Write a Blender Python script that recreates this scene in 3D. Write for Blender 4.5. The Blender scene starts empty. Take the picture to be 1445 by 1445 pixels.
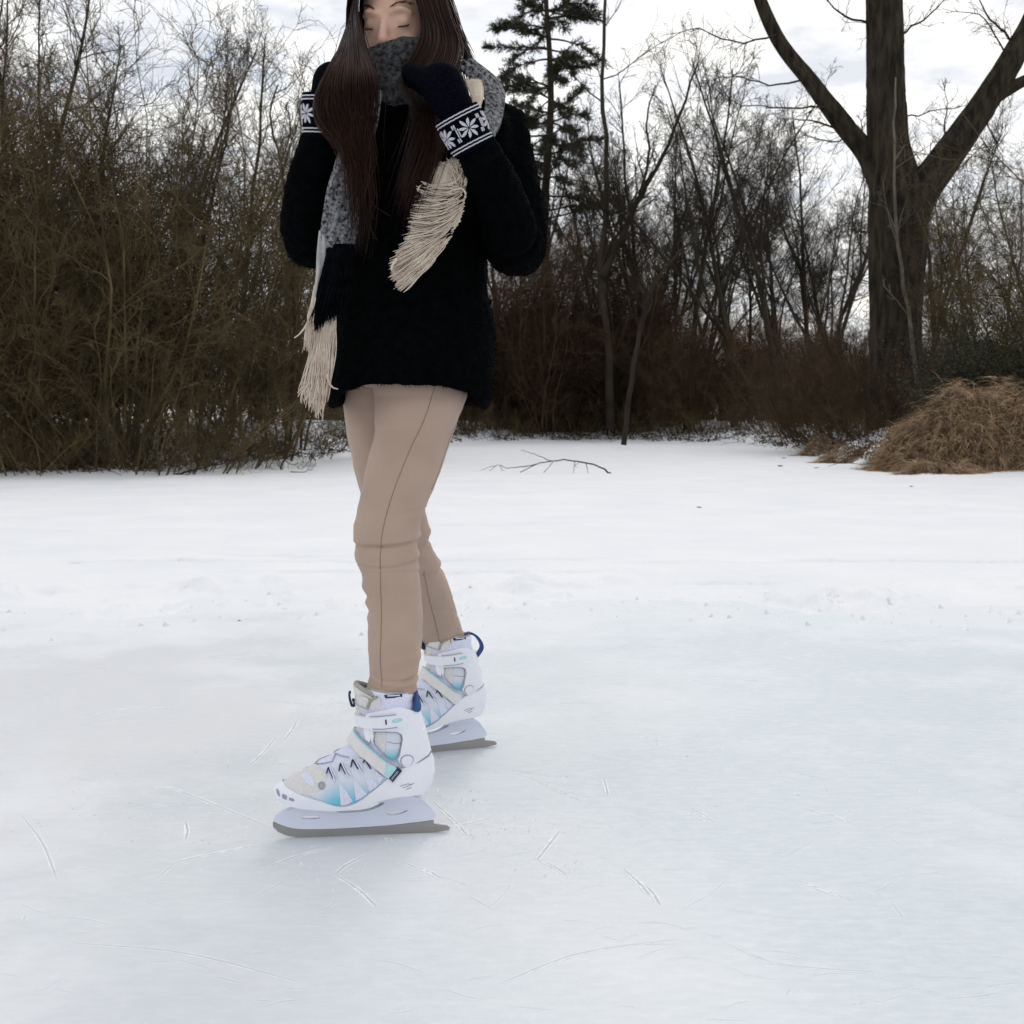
import bpy, bmesh, math, random
import numpy as np
from mathutils import Vector, Matrix, noise
from mathutils.geometry import delaunay_2d_cdt

# ------------------------------------------------------------------ camera
SC = bpy.context.scene
COL = SC.collection
F, CXP, CYP, HORIZON, CAM_H = 1700.0, 722.5, 722.5, 592.0, 0.74
PITCH = math.atan((CYP - HORIZON) / F)
cam_data = bpy.data.cameras.new('camera')
cam_data.sensor_width = 36.0
cam_data.lens = F / 1445.0 * 36.0
cam_data.clip_start, cam_data.clip_end = 0.05, 2000.0
cam_data.dof.use_dof = True
cam_data.dof.focus_distance = 2.25
cam_data.dof.aperture_fstop = 16.0
cam = bpy.data.objects.new('camera', cam_data)
cam.location = (0, 0, CAM_H)
cam.rotation_euler = (math.pi / 2 - PITCH, 0, 0)
COL.objects.link(cam)
SC.camera = cam

# ------------------------------------------------------------------ sky, sun, exposure
SUN_EL, SUN_AZ = math.radians(34), math.radians(12)      # high behind thin cloud, beyond the trees
world = bpy.data.worlds.new('World')
SC.world = world
world.use_nodes = True
wn, wl = world.node_tree.nodes, world.node_tree.links
wn.clear()
def wnode(t, **kw):
    n = wn.new(t)
    for k, v in kw.items():
        setattr(n, k, v)
    return n
w_out = wnode('ShaderNodeOutputWorld')
w_bg = wnode('ShaderNodeBackground')
w_bg.inputs['Strength'].default_value = 0.10
w_sky = wnode('ShaderNodeTexSky', sky_type='NISHITA', sun_disc=False, sun_elevation=SUN_EL, sun_rotation=SUN_AZ)
w_tc = wnode('ShaderNodeTexCoord')
w_sep = wnode('ShaderNodeSeparateXYZ')
wl.new(w_tc.outputs['Generated'], w_sep.inputs[0])
w_abs = wnode('ShaderNodeMath', operation='ABSOLUTE')
wl.new(w_sep.outputs[2], w_abs.inputs[0])
w_add = wnode('ShaderNodeMath', operation='ADD')
wl.new(w_abs.outputs[0], w_add.inputs[0]); w_add.inputs[1].default_value = 0.16
w_div = wnode('ShaderNodeVectorMath', operation='DIVIDE')
w_cmb = wnode('ShaderNodeCombineXYZ')
for k in range(3):
    wl.new(w_add.outputs[0], w_cmb.inputs[k])
wl.new(w_tc.outputs['Generated'], w_div.inputs[0]); wl.new(w_cmb.outputs[0], w_div.inputs[1])
w_n1 = wnode('ShaderNodeTexNoise')
w_n1.inputs['Scale'].default_value = 3.1; w_n1.inputs['Detail'].default_value = 7; w_n1.inputs['Roughness'].default_value = 0.58
wl.new(w_div.outputs[0], w_n1.inputs['Vector'])
w_r1 = wnode('ShaderNodeValToRGB')                       # cloud cover
w_r1.color_ramp.elements[0].position = 0.34; w_r1.color_ramp.elements[1].position = 0.47
wl.new(w_n1.outputs['Fac'], w_r1.inputs[0])
w_n2 = wnode('ShaderNodeTexNoise')
w_n2.inputs['Scale'].default_value = 4.3; w_n2.inputs['Detail'].default_value = 6; w_n2.inputs['Roughness'].default_value = 0.55
w_off = wnode('ShaderNodeVectorMath', operation='ADD'); w_off.inputs[1].default_value = (7.3, 2.1, 5.0)
wl.new(w_div.outputs[0], w_off.inputs[0]); wl.new(w_off.outputs[0], w_n2.inputs['Vector'])
w_r2 = wnode('ShaderNodeValToRGB')                       # cloud brightness: grey bellies to white tops
w_r2.color_ramp.elements[0].position = 0.36; w_r2.color_ramp.elements[0].color = (8.6, 8.9, 9.6, 1)
w_r2.color_ramp.elements[1].position = 0.56; w_r2.color_ramp.elements[1].color = (12.6, 12.5, 12.2, 1)
wl.new(w_n2.outputs['Fac'], w_r2.inputs[0])
w_mix = wnode('ShaderNodeMixRGB')
wl.new(w_r1.outputs[0], w_mix.inputs[0]); wl.new(w_sky.outputs[0], w_mix.inputs[1]); wl.new(w_r2.outputs[0], w_mix.inputs[2])
wl.new(w_mix.outputs[0], w_bg.inputs['Color']); wl.new(w_bg.outputs[0], w_out.inputs[0])

sun_data = bpy.data.lights.new('sun', 'SUN')
sun_data.energy = 0.7
sun_data.angle = math.radians(22)
sun_data.color = (1.0, 0.95, 0.88)
sun = bpy.data.objects.new('sun', sun_data)
sd = Vector((math.sin(SUN_AZ) * math.cos(SUN_EL), math.cos(SUN_AZ) * math.cos(SUN_EL), math.sin(SUN_EL)))
sun.rotation_euler = sd.to_track_quat('Z', 'Y').to_euler()
sun.location = sd * 40
COL.objects.link(sun)
SC.view_settings.view_transform = 'Standard'
SC.view_settings.look = 'None'
SC.view_settings.gamma = 1.0
SC.view_settings.use_curve_mapping = False
SC.view_settings.exposure = -0.08
SC.render.engine = 'CYCLES'
SC.cycles.max_bounces = 6
SC.cycles.diffuse_bounces = 3
SC.cycles.use_denoising = True

rng = random.Random(11)

# ------------------------------------------------------------------ helpers
def ray(px, py):
    a, b = (px - CXP) / F, (CYP - py) / F
    cp, sp = math.cos(PITCH), math.sin(PITCH)
    return Vector((a, cp + b * sp, -sp + b * cp))
def at(px, py, Y):
    d = ray(px, py)
    return Vector((0, 0, CAM_H)) + d * (Y / d.y)
def ground(px, py):
    d = ray(px, py)
    return Vector((0, 0, CAM_H)) + d * (-CAM_H / d.z)
def ppm(Y):                                              # pixels per metre about depth Y
    return F / (Y * 1.0)

def tag(o, label=None, cat=None, group=None, kind=None):
    if label: o['label'] = label
    if cat: o['category'] = cat
    if group: o['group'] = group
    if kind: o['kind'] = kind
    return o
def empty(name, loc=(0, 0, 0), rz=0.0, parent=None):
    o = bpy.data.objects.new(name, None)
    o.location = loc; o.rotation_euler = (0, 0, rz)
    o.empty_display_size = 0.1
    COL.objects.link(o)
    if parent: o.parent = parent
    return o
def mesh_obj(name, verts, faces, mat=None, parent=None, smooth=True):
    me = bpy.data.meshes.new(name)
    if isinstance(verts, np.ndarray) and isinstance(faces, np.ndarray):
        nv, nf, k = len(verts), len(faces), faces.shape[1]
        me.vertices.add(nv); me.vertices.foreach_set('co', verts.astype(np.float32).ravel())
        me.loops.add(nf * k); me.loops.foreach_set('vertex_index', faces.astype(np.int32).ravel())
        me.polygons.add(nf); me.polygons.foreach_set('loop_start', np.arange(0, nf * k, k, dtype=np.int32))
        me.update(calc_edges=True)
    else:
        me.from_pydata([tuple(v) for v in verts], [], [tuple(f) for f in faces]); me.update()
    if smooth:
        me.polygons.foreach_set('use_smooth', np.ones(len(me.polygons), dtype=bool))
    if mat:
        for m in (mat if isinstance(mat, (list, tuple)) else [mat]):
            me.materials.append(m)
    o = bpy.data.objects.new(name, me)
    COL.objects.link(o)
    if parent: o.parent = parent
    return o
def copy_tree(o, parent=None):
    c = o.copy(); COL.objects.link(c); c.parent = parent
    for ch in o.children:
        copy_tree(ch, c)
    return c
def fbm(p, s=1.0, o=4):
    return noise.fractal(Vector(p) * s, 1.0, 2.0, o)
def interp(pts, x):
    xs = [p[0] for p in pts]
    return [float(np.interp(x, xs, [p[k] for p in pts])) for k in range(1, len(pts[0]))]
def smoothstep(a, b, x):
    t = min(1.0, max(0.0, (x - a) / (b - a)))
    return t * t * (3 - 2 * t)
def catmull(P, n):
    """n points along a smooth curve through P (list of tuples)."""
    P = [np.array(p, float) for p in P]
    Q = [2 * P[0] - P[1]] + P + [2 * P[-1] - P[-2]]
    out = []
    m = len(P) - 1
    for k in range(n):
        u = k / (n - 1) * m
        i = min(int(u), m - 1); t = u - i
        a, b, c, d = Q[i], Q[i + 1], Q[i + 2], Q[i + 3]
        out.append(0.5 * ((2 * b) + (-a + c) * t + (2 * a - 5 * b + 4 * c - d) * t * t + (-a + 3 * b - 3 * c + d) * t ** 3))
    return out

class Chains:
    """collects tapered tubes, builds them as one mesh (batched per length and side count)"""
    def __init__(self): self.b = {}
    def add(self, pts, radii, sides=3):
        self.b.setdefault((len(pts), sides), []).append((pts, radii))
    def arrays(self, caps=False):
        V, T, base = [], [], 0
        for (n, k), lst in self.b.items():
            P = np.array([[tuple(q) for q in c[0]] for c in lst], dtype=np.float64)
            R = np.array([c[1] for c in lst], dtype=np.float64)
            C = len(lst)
            tan = np.empty_like(P)
            tan[:, 1:-1] = P[:, 2:] - P[:, :-2]; tan[:, 0] = P[:, 1] - P[:, 0]; tan[:, -1] = P[:, -1] - P[:, -2]
            tan /= np.linalg.norm(tan, axis=2, keepdims=True) + 1e-12
            ov = P[:, -1] - P[:, 0]
            ref = np.where((np.abs(ov[:, 2:3]) > 0.7 * np.linalg.norm(ov, axis=1, keepdims=True)), np.array([[1.0, 0.13, 0]]), np.array([[0.05, 0.1, 1.0]]))
            ref = np.repeat(ref[:, None, :], n, 1)
            u = np.cross(tan, ref); u /= np.linalg.norm(u, axis=2, keepdims=True) + 1e-12
            v = np.cross(tan, u)
            a = np.arange(k) * 2 * np.pi / k
            ring = P[:, :, None, :] + R[:, :, None, None] * (np.cos(a)[None, None, :, None] * u[:, :, None, :] + np.sin(a)[None, None, :, None] * v[:, :, None, :])
            V.append(ring.reshape(-1, 3))
            i = np.arange(C)[:, None, None] * n * k + np.arange(n - 1)[None, :, None] * k
            j = np.arange(k)[None, None, :]
            j2 = (j + 1) % k
            q = np.stack([i + j, i + j2, i + k + j2, i + k + j], -1).reshape(-1, 4) + base
            T.append(q)
            base += C * n * k
        return np.concatenate(V), np.concatenate(T)
    def build(self, name, mat, parent=None, smooth=True):
        V, Q = self.arrays()
        return mesh_obj(name, V, Q, mat, parent, smooth)

# ------------------------------------------------------------------ materials
def mat(name, col, rough=0.7, var=0.0, scale=20.0, bump=0.0, bscale=None, metal=0.0, spec=0.5, col2=None, objvar=0.0, coords='Object', sheen=0.0, detail=4.0, stretch=None):
    m = bpy.data.materials.new(name); m.use_nodes = True
    nt = m.node_tree; N, L = nt.nodes, nt.links
    p = N['Principled BSDF']
    p.inputs['Base Color'].default_value = (*col, 1)
    p.inputs['Roughness'].default_value = rough
    p.inputs['Metallic'].default_value = metal
    p.inputs['Specular IOR Level'].default_value = spec
    if sheen:
        p.inputs['Sheen Weight'].default_value = sheen
    tc = N.new('ShaderNodeTexCoord')
    vec = tc.outputs[coords]
    if stretch:
        mp = N.new('ShaderNodeMapping'); mp.inputs['Scale'].default_value = stretch
        L.new(vec, mp.inputs[0]); vec = mp.outputs[0]
    if var or col2:
        n = N.new('ShaderNodeTexNoise'); n.inputs['Scale'].default_value = scale; n.inputs['Detail'].default_value = detail
        L.new(vec, n.inputs['Vector'])
        r = N.new('ShaderNodeValToRGB')
        r.color_ramp.elements[0].position = 0.34; r.color_ramp.elements[1].position = 0.66
        c2 = col2 if col2 else tuple(min(1, c * (1 + var)) for c in col)
        c1 = col if col2 else tuple(c * (1 - var) for c in col)
        r.color_ramp.elements[0].color = (*c1, 1); r.color_ramp.elements[1].color = (*c2, 1)
        L.new(n.outputs['Fac'], r.inputs[0])
        out = r.outputs[0]
        if objvar:
            oi = N.new('ShaderNodeObjectInfo')
            mr = N.new('ShaderNodeMapRange'); mr.inputs['To Min'].default_value = 1 - objvar; mr.inputs['To Max'].default_value = 1 + objvar
            L.new(oi.outputs['Random'], mr.inputs['Value'])
            mx = N.new('ShaderNodeVectorMath'); mx.operation = 'SCALE'
            L.new(out, mx.inputs[0]); L.new(mr.outputs[0], mx.inputs['Scale'])
            out = mx.outputs[0]
        L.new(out, p.inputs['Base Color'])
    if bump:
        n2 = N.new('ShaderNodeTexNoise'); n2.inputs['Scale'].default_value = bscale or scale * 3; n2.inputs['Detail'].default_value = 5
        L.new(vec, n2.inputs['Vector'])
        b = N.new('ShaderNodeBump'); b.inputs['Strength'].default_value = bump; b.inputs['Distance'].default_value = 0.01
        L.new(n2.outputs['Fac'], b.inputs['Height']); L.new(b.outputs[0], p.inputs['Normal'])
    return m
# ------------------------------------------------------------------ ice and snow
def ice_material():
    m = bpy.data.materials.new('ice'); m.use_nodes = True
    N, L = m.node_tree.nodes, m.node_tree.links
    p = N['Principled BSDF']
    tc = N.new('ShaderNodeTexCoord')
    def nz(scale, detail, rough=0.55, stretch=None, rot=0):
        v = tc.outputs['Object']
        if stretch:
            mp = N.new('ShaderNodeMapping'); mp.inputs['Scale'].default_value = stretch; mp.inputs['Rotation'].default_value = (0, 0, rot)
            L.new(v, mp.inputs[0]); v = mp.outputs[0]
        n = N.new('ShaderNodeTexNoise'); n.inputs['Scale'].default_value = scale; n.inputs['Detail'].default_value = detail; n.inputs['Roughness'].default_value = rough
        L.new(v, n.inputs['Vector']); return n.outputs['Fac']
    def ramp(x, a, b, ca=(0, 0, 0), cb=(1, 1, 1)):
        r = N.new('ShaderNodeValToRGB')
        r.color_ramp.elements[0].position = a; r.color_ramp.elements[1].position = b
        r.color_ramp.elements[0].color = (*ca, 1); r.color_ramp.elements[1].color = (*cb, 1)
        L.new(x, r.inputs[0]); return r.outputs[0]
    def mix(f, a, b, t='MIX'):
        x = N.new('ShaderNodeMixRGB'); x.blend_type = t
        for k, s in ((0, f), (1, a), (2, b)):
            if isinstance(s, (int, float)): x.inputs[k].default_value = s
            elif isinstance(s, tuple): x.inputs[k].default_value = (*s, 1)
            else: L.new(s, x.inputs[k])
        return x.outputs[0]
    sx0 = N.new('ShaderNodeSeparateXYZ'); L.new(tc.outputs['Object'], sx0.inputs[0])   # the ice is clearer to one side of the rink
    gx = N.new('ShaderNodeMapRange'); L.new(sx0.outputs[0], gx.inputs['Value'])
    for k, v in (('From Min', -1.2), ('From Max', 1.3), ('To Min', 0.20), ('To Max', -0.26)): gx.inputs[k].default_value = v
    ab = N.new('ShaderNodeMath'); ab.operation = 'ADD'; L.new(nz(0.9, 5), ab.inputs[0]); L.new(gx.outputs[0], ab.inputs[1])
    base = ramp(ab.outputs[0], 0.36, 0.62, (0.565, 0.635, 0.685), (0.72, 0.735, 0.765))      # clear blue-grey ice to milky ice
    sx = N.new('ShaderNodeSeparateXYZ'); L.new(tc.outputs['Object'], sx.inputs[0])     # more loose snow towards the swept rim
    mr = N.new('ShaderNodeMapRange'); L.new(sx.outputs[1], mr.inputs['Value'])
    for k, v in (('From Min', 3.7), ('From Max', 4.7), ('To Min', 0.0), ('To Max', 0.24)): mr.inputs[k].default_value = v
    ad = N.new('ShaderNodeMath'); ad.operation = 'ADD'; L.new(nz(1.6, 9, 0.66), ad.inputs[0]); L.new(mr.outputs[0], ad.inputs[1])
    dust = ramp(ad.outputs[0], 0.50, 0.70)
    dm = N.new('ShaderNodeMath'); dm.operation = 'MULTIPLY'; L.new(dust, dm.inputs[0]); dm.inputs[1].default_value = 0.8
    c = mix(dm.outputs[0], base, (0.79, 0.81, 0.84))
    grain = ramp(nz(38, 6, 0.7, (0.6, 1.5, 1)), 0.42, 0.72)
    g2 = N.new('ShaderNodeMath'); g2.operation = 'MULTIPLY'; L.new(grain, g2.inputs[0]); g2.inputs[1].default_value = 0.42
    c = mix(g2.outputs[0], c, (0.81, 0.83, 0.86))
    hs = []
    for k, (rot, st, a, b) in enumerate(((0.35, (1.1, 70, 1), 0.70, 0.76), (-0.5, (0.9, 60, 1), 0.71, 0.77), (1.1, (1.3, 66, 1), 0.72, 0.78))):
        s = ramp(nz(1.0, 2, 0.4, st, rot), a, b)
        br = ramp(nz(1.1 + 0.3 * k, 3), 0.52, 0.60)
        mu = N.new('ShaderNodeMath'); mu.operation = 'MULTIPLY'; L.new(s, mu.inputs[0]); L.new(br, mu.inputs[1])
        hs.append(mu.outputs[0])
        m2 = N.new('ShaderNodeMath'); m2.operation = 'MULTIPLY'; L.new(mu.outputs[0], m2.inputs[0]); m2.inputs[1].default_value = 0.5
        c = mix(m2.outputs[0], c, (0.84, 0.86, 0.88))
    L.new(c, p.inputs['Base Color'])
    L.new(ramp(dust, 0, 1, (0.42,) * 3, (0.75,) * 3), p.inputs['Roughness'])
    p.inputs['Specular IOR Level'].default_value = 0.22
    h = mix(0.35, nz(60, 6, 0.7), nz(7, 5), 'ADD')
    for s in hs:
        h = mix(0.3, h, s, 'SUBTRACT')
    b = N.new('ShaderNodeBump'); b.inputs['Strength'].default_value = 0.22; b.inputs['Distance'].default_value = 0.006
    L.new(h, b.inputs['Height']); L.new(b.outputs[0], p.inputs['Normal'])
    return m
M_ICE = ice_material()
M_SNOW = mat('snow', (0.785, 0.80, 0.835), 0.8, col2=(0.835, 0.845, 0.865), scale=1.4, bump=0.25, bscale=30, spec=0.15)
S = 260.0
ice = mesh_obj('ice', [(-S, -S, 0), (S, -S, 0), (S, S, 0), (-S, S, 0)], [(0, 1, 2, 3)], M_ICE)
tag(ice, kind='structure')

SHORE = [(-1200, 14.0), (-200, 15.0), (66, 15.3), (190, 15.6), (300, 17.2), (400, 19.0), (440, 20.5), (470, 22.5), (520, 27), (600, 33), (700, 37), (850, 39),
         (1000, 35), (1100, 29), (1180, 22), (1235, 17.5), (1300, 15.6), (1445, 15.2), (2600, 14.0)]
def shore_u(u):
    return float(np.interp(u * F + CXP, [s[0] for s in SHORE], [s[1] for s in SHORE]))
def snow_edge(u):
    px = u * F + CXP
    b = float(np.interp(px, [-900, 66, 420, 560, 760, 900, 1050, 1380, 2400], [4.3, 4.42, 4.28, 4.5, 4.72, 4.55, 4.66, 4.42, 4.6]))
    return b + 0.34 * fbm((u * 7, 3.3, 0), 1, 3) + 0.09 * fbm((u * 46, 1.3, 0), 1, 3)
def terrain(x, Y):
    """height of the snow beyond the swept ice"""
    u = x / max(Y, 0.1)
    e = Y - snow_edge(u)
    z = -0.010 + 0.020 * smoothstep(0, 0.7, e) + 0.012 * smoothstep(0.3, 1.6, e)
    lump = max(0.0, fbm((x * 3.6, Y * 2.6, 0.5), 1, 5)) * math.exp(-((e - 0.5) / 0.55) ** 2)
    z += 0.065 * lump * smoothstep(0.02, 0.22, e)
    z += 0.014 * fbm((x * 0.9, Y * 0.9, 3), 1, 4) * smoothstep(0.1, 1.5, e)
    z += 0.007 * fbm((x * 5, Y * 3.4, 9), 1, 4) * smoothstep(0.05, 0.4, e)
    for y0, sl, d, w, x0, x1 in TRACKS:
        g = abs(Y - (y0 + sl * x + 0.05 * math.sin(x * 1.3 + y0)))
        if g < w * 4 and x0 < x < x1:
            z -= 2.6 * d * math.exp(-(g / (1.5 * w)) ** 2) * smoothstep(x0, x0 + 0.4, x) * (1 - smoothstep(x1 - 0.4, x1, x))
    s = Y - shore_u(u)
    if s > -1.5:
        z += 0.30 * smoothstep(-0.6, 2.6, s) + 0.35 * smoothstep(2, 9, s) + 0.10 * fbm((x * 0.7, Y * 0.7, 2), 1, 4) * smoothstep(-0.5, 1.5, s)
    return z
TRACKS = [(6.18, 0.05, 0.012, 0.022, -2.6, 0.6), (6.34, -0.03, 0.010, 0.022, -1.9, -0.2), (5.72, 0.02, 0.010, 0.02, -1.6, 0.7), (6.6, 0.09, 0.011, 0.025, -0.9, -0.2),
          (6.25, -0.06, 0.012, 0.022, 1.2, 2.6), (6.05, 0.01, 0.009, 0.02, 0.3, 2.9), (8.2, 0.12, 0.012, 0.03, -3.4, 1.0), (5.35, -0.04, 0.01, 0.02, 0.5, 1.4), (10.4, -0.1, 0.015, 0.04, -2, 4)]
def build_snow():
    us = np.concatenate([np.linspace(-3.2, -0.62, 26), np.linspace(-0.6, 0.6, 300), np.linspace(0.62, 3.2, 26)])
    offs = [0.0, 0.03, 0.06, 0.09, 0.12, 0.16, 0.2, 0.25, 0.3]
    while offs[-1] < 14:
        offs.append(offs[-1] + max(0.022, (offs[-1] + 4.4) ** 2 / 1258 * 0.75))
    while offs[-1] < 190:
        offs.append(offs[-1] * 1.045 + 0.05)
    V = np.empty((len(offs), len(us), 3))
    for j, u in enumerate(us):
        e = snow_edge(u)
        for i, o in enumerate(offs):
            Y = e + o; x = u * Y
            V[i, j] = (x, Y, terrain(x, Y))
    n, k = len(offs), len(us)
    i = (np.arange(n - 1)[:, None] * k + np.arange(k - 1)[None, :])
    Q = np.stack([i, i + 1, i + k + 1, i + k], -1).reshape(-1, 4)
    return tag(mesh_obj('snow', V.reshape(-1, 3), Q, M_SNOW), kind='structure')
build_snow()

# skate marks cut in the ice, and the crumbs of snow they throw up
M_CUT = mat('ice_shavings', (0.86, 0.88, 0.90), 0.7, var=0.05, scale=60)
M_GROOVE = mat('cut_ice', (0.58, 0.63, 0.67), 0.4)
def skate_marks():
    c = Chains(); r = random.Random(5)
    lines = [((388, 1170), (250, 1115), (215, 1112)), ((470, 1196), (420, 1208), (365, 1228)), ((380, 1190), (300, 1205), (240, 1218)), ((520, 1205), (490, 1220), (475, 1232)),
             ((475, 1235), (505, 1255), (532, 1280)), ((690, 1155), (650, 1164), (622, 1168)), ((750, 1098), (785, 1114), (820, 1131)), ((790, 1172), (762, 1208), (757, 1212)),
             ((757, 1212), (780, 1222), (800, 1235)), ((880, 1226), (905, 1250), (915, 1262)), ((912, 1250), (922, 1262), (932, 1278)), ((852, 1098), (855, 1112), (858, 1122)),
             ((975, 1140), (995, 1152), (1008, 1160)), ((1120, 1240), (1160, 1255), (1205, 1272)), ((1130, 1140), (1180, 1152), (1215, 1168)), ((610, 1130), (640, 1158), (660, 1180)),
             ((262, 1160), (264, 1172), (262, 1185)), ((420, 1015), (412, 1030), (400, 1045)), ((470, 985), (455, 993), (440, 998)), ((390, 1040), (372, 1062), (350, 1082)), ((1250, 905), (1310, 903), (1370, 905)),
             ((930, 965), (1010, 958), (1090, 962)), ((1100, 930), (1150, 925), (1190, 931)), ((300, 930), (380, 926), (450, 935)), ((120, 1010), (200, 998), (260, 1003)), ((560, 1215), (600, 1228), (625, 1240)),
             ((100, 1330), (260, 1345), (420, 1385)), ((700, 1390), (820, 1345), (960, 1325)), ((1020, 1330), (1100, 1360), (1240, 1372)), ((30, 1150), (60, 1190), (80, 1240))]
    gr = Chains()
    for _ in range(230):                                    # faint older marks, long arcs in all directions
        px, py = r.uniform(0, 1445), r.uniform(905, 1440); a = r.gauss(0, .5) + (math.pi if r.random() < .5 else 0); l = r.uniform(15, 85)
        lines.append(((px, py), (px + math.cos(a) * l * .5, py + math.sin(a) * l * .22 + r.gauss(0, 2)), (px + math.cos(a) * l, py + math.sin(a) * l * .45)))
    for li, ln in enumerate(lines):
        P = [ground(*q) for q in ln]
        P = catmull(P, 26)
        d = Vector(P[-1]) - Vector(P[0]); nrm = Vector((-d.y, d.x, 0)).normalized()
        sw = 1.0 if li < 26 else .55 if li < 31 else r.uniform(.10, .34)
        gr.add([Vector(q) + Vector((0, 0, .0001)) for q in P], [max(.0002, .0016 * sw * math.sin(math.pi * min(1, max(.03, k / 25))) ** .5) for k in range(26)], 4)
        for side, rr in ((-1, 0.0036), (1, 0.0024)):
            pts, rad = [], []
            for k, q in enumerate(P):
                t = k / 25
                pts.append(Vector(q) + nrm * (side * (0.003 + 0.001 * r.random())) + Vector((0, 0, 0.0002)))
                rad.append(max(0.0003, sw * rr * math.sin(math.pi * min(1, max(0.02, t))) ** 0.5 * r.uniform(0.25, 1.1)))
            c.add(pts, rad, 5)
    o = gr.build('skate_grooves', M_GROOVE); o.scale = (1, 1, .3); tag(o, 'thin grey blade grooves between the white skate cuts', 'skate marks', kind='stuff')
    o = c.build('skate_marks', M_CUT); o.scale = (1, 1, 0.35); tag(o, 'fine white skate cuts scratched into the swept ice', 'skate marks', kind='stuff')
    # crumbs
    V, T = [], []
    def crumb(x, y, s):
        b = len(V)
        for dx, dy, dz in ((1, 0, 0), (-0.4, 0.9, 0), (-0.5, -0.8, 0), (r.uniform(-.3, .3), r.uniform(-.3, .3), r.uniform(0.5, 1.0))):
            V.append((x + dx * s * r.uniform(.6, 1.3), y + dy * s * r.uniform(.6, 1.3), dz * s - 0.0002))
        for f in ((0, 1, 3), (1, 2, 3), (2, 0, 3)):
            T.append(tuple(b + q for q in f))
    clusters = [((430, 1018), 0.05, 40), ((760, 1092), 0.03, 25), ((725, 1168), 0.05, 60), ((650, 1160), 0.06, 70), ((640, 1130), 0.05, 40), ((930, 1045), 0.04, 12), ((360, 1070), 0.08, 40), ((230, 1125), 0.16, 90),
                ((260, 1165), 0.1, 50), ((770, 1222), 0.05, 30), ((810, 1230), 0.03, 18), ((480, 1230), 0.06, 40), ((910, 1040), 0.1, 20), ((620, 1180), 0.06, 50), ((950, 1150), 0.2, 25), ((1170, 1090), 0.25, 20)]
    for (px, py), s, n in clusters:
        g = ground(px, py)
        for _ in range(n):
            crumb(g.x + r.gauss(0, s), g.y + r.gauss(0, s * 0.7), r.uniform(0.0011, 0.0048))
    for _ in range(1500):
        u, y = r.uniform(-0.5, 0.5), r.uniform(1.4, 4.6)
        crumb(u * y, y, r.uniform(0.0006, 0.0022))
    for _ in range(1500):                                   # swept rim of the snow
        u = r.uniform(-0.5, 0.5); e = snow_edge(u) + r.gauss(0.08, 0.2)
        s = r.uniform(0.001, 0.005) if r.random() < .93 else r.uniform(.006, .02)
        V0 = len(V); crumb(u * e, e, s)
        zz = max(0, terrain(u * e, e))
        for q in range(V0, len(V)):
            V[q] = (V[q][0], V[q][1], V[q][2] + zz)
    o = mesh_obj('snow_crumbs', np.array(V), np.array(T), M_CUT); tag(o, 'loose crumbs of snow scattered over the swept ice', 'snow crumbs', kind='stuff')
skate_marks()
# ------------------------------------------------------------------ the ice skates (boot traced in the plane of the near skate)
M_SHELL = mat('white_plastic', (0.80, 0.82, 0.89), 0.42, var=0.03, scale=9, bump=0.03, bscale=160)
M_HOLDER = mat('lilac_plastic', (0.69, 0.725, 0.84), 0.4, var=0.03, scale=8)
M_MESH = mat('lilac_mesh_fabric', (0.70, 0.72, 0.88), 0.85, var=0.06, scale=240, bump=0.25, bscale=500)
M_GREYF = mat('pale_grey_fabric', (0.68, 0.67, 0.665), 0.85, var=0.05, scale=220, bump=0.2, bscale=450)
M_LINING = mat('grey_lining', (0.36, 0.35, 0.335), 0.9, var=0.1, scale=200, bump=0.3, bscale=400)
M_STRAP = mat('grey_strap', (0.69, 0.685, 0.68), 0.6, var=0.03, scale=60, bump=0.1, bscale=300)
M_TEAL = mat('teal_trim', (0.25, 0.55, 0.62), 0.6)
M_PALETEAL = mat('pale_teal_trim', (0.42, 0.68, 0.73), 0.6, var=0.05, scale=100)
M_NAVY = mat('navy_webbing', (0.012, 0.06, 0.20), 0.7, var=0.15, scale=300, bump=0.2, bscale=600)
M_INK = mat('dark_navy_label', (0.010, 0.018, 0.07), 0.6)
M_PRINT = mat('white_print', (0.75, 0.76, 0.8), 0.6)
M_GREYLINE = mat('grey_print', (0.30, 0.33, 0.42), 0.6)
M_BLADE = mat('skate_steel', (0.32, 0.31, 0.30), 0.38, var=0.06, scale=14, metal=0.55, stretch=(1, 1, 12))
M_STEEL = mat('ring_steel', (0.35, 0.38, 0.42), 0.35, metal=0.7)
M_LACE = mat('dark_lace', (0.015, 0.025, 0.10), 0.8)
def gradient_teal():
    m = mat('teal_fade', (0.2, 0.55, 0.66), 0.75, bump=0.15, bscale=450)
    N, L = m.node_tree.nodes, m.node_tree.links
    a = N.new('ShaderNodeAttribute'); a.attribute_name = 'fade'
    r = N.new('ShaderNodeValToRGB')
    r.color_ramp.elements[0].position = 0.22; r.color_ramp.elements[0].color = (0.19, 0.55, 0.69, 1)
    r.color_ramp.elements[1].position = 0.95; r.color_ramp.elements[1].color = (0.66, 0.70, 0.78, 1)
    L.new(a.outputs['Fac'], r.inputs[0]); L.new(r.outputs[0], N['Principled BSDF'].inputs['Base Color'])
    return m
M_FADE = gradient_teal()

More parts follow.
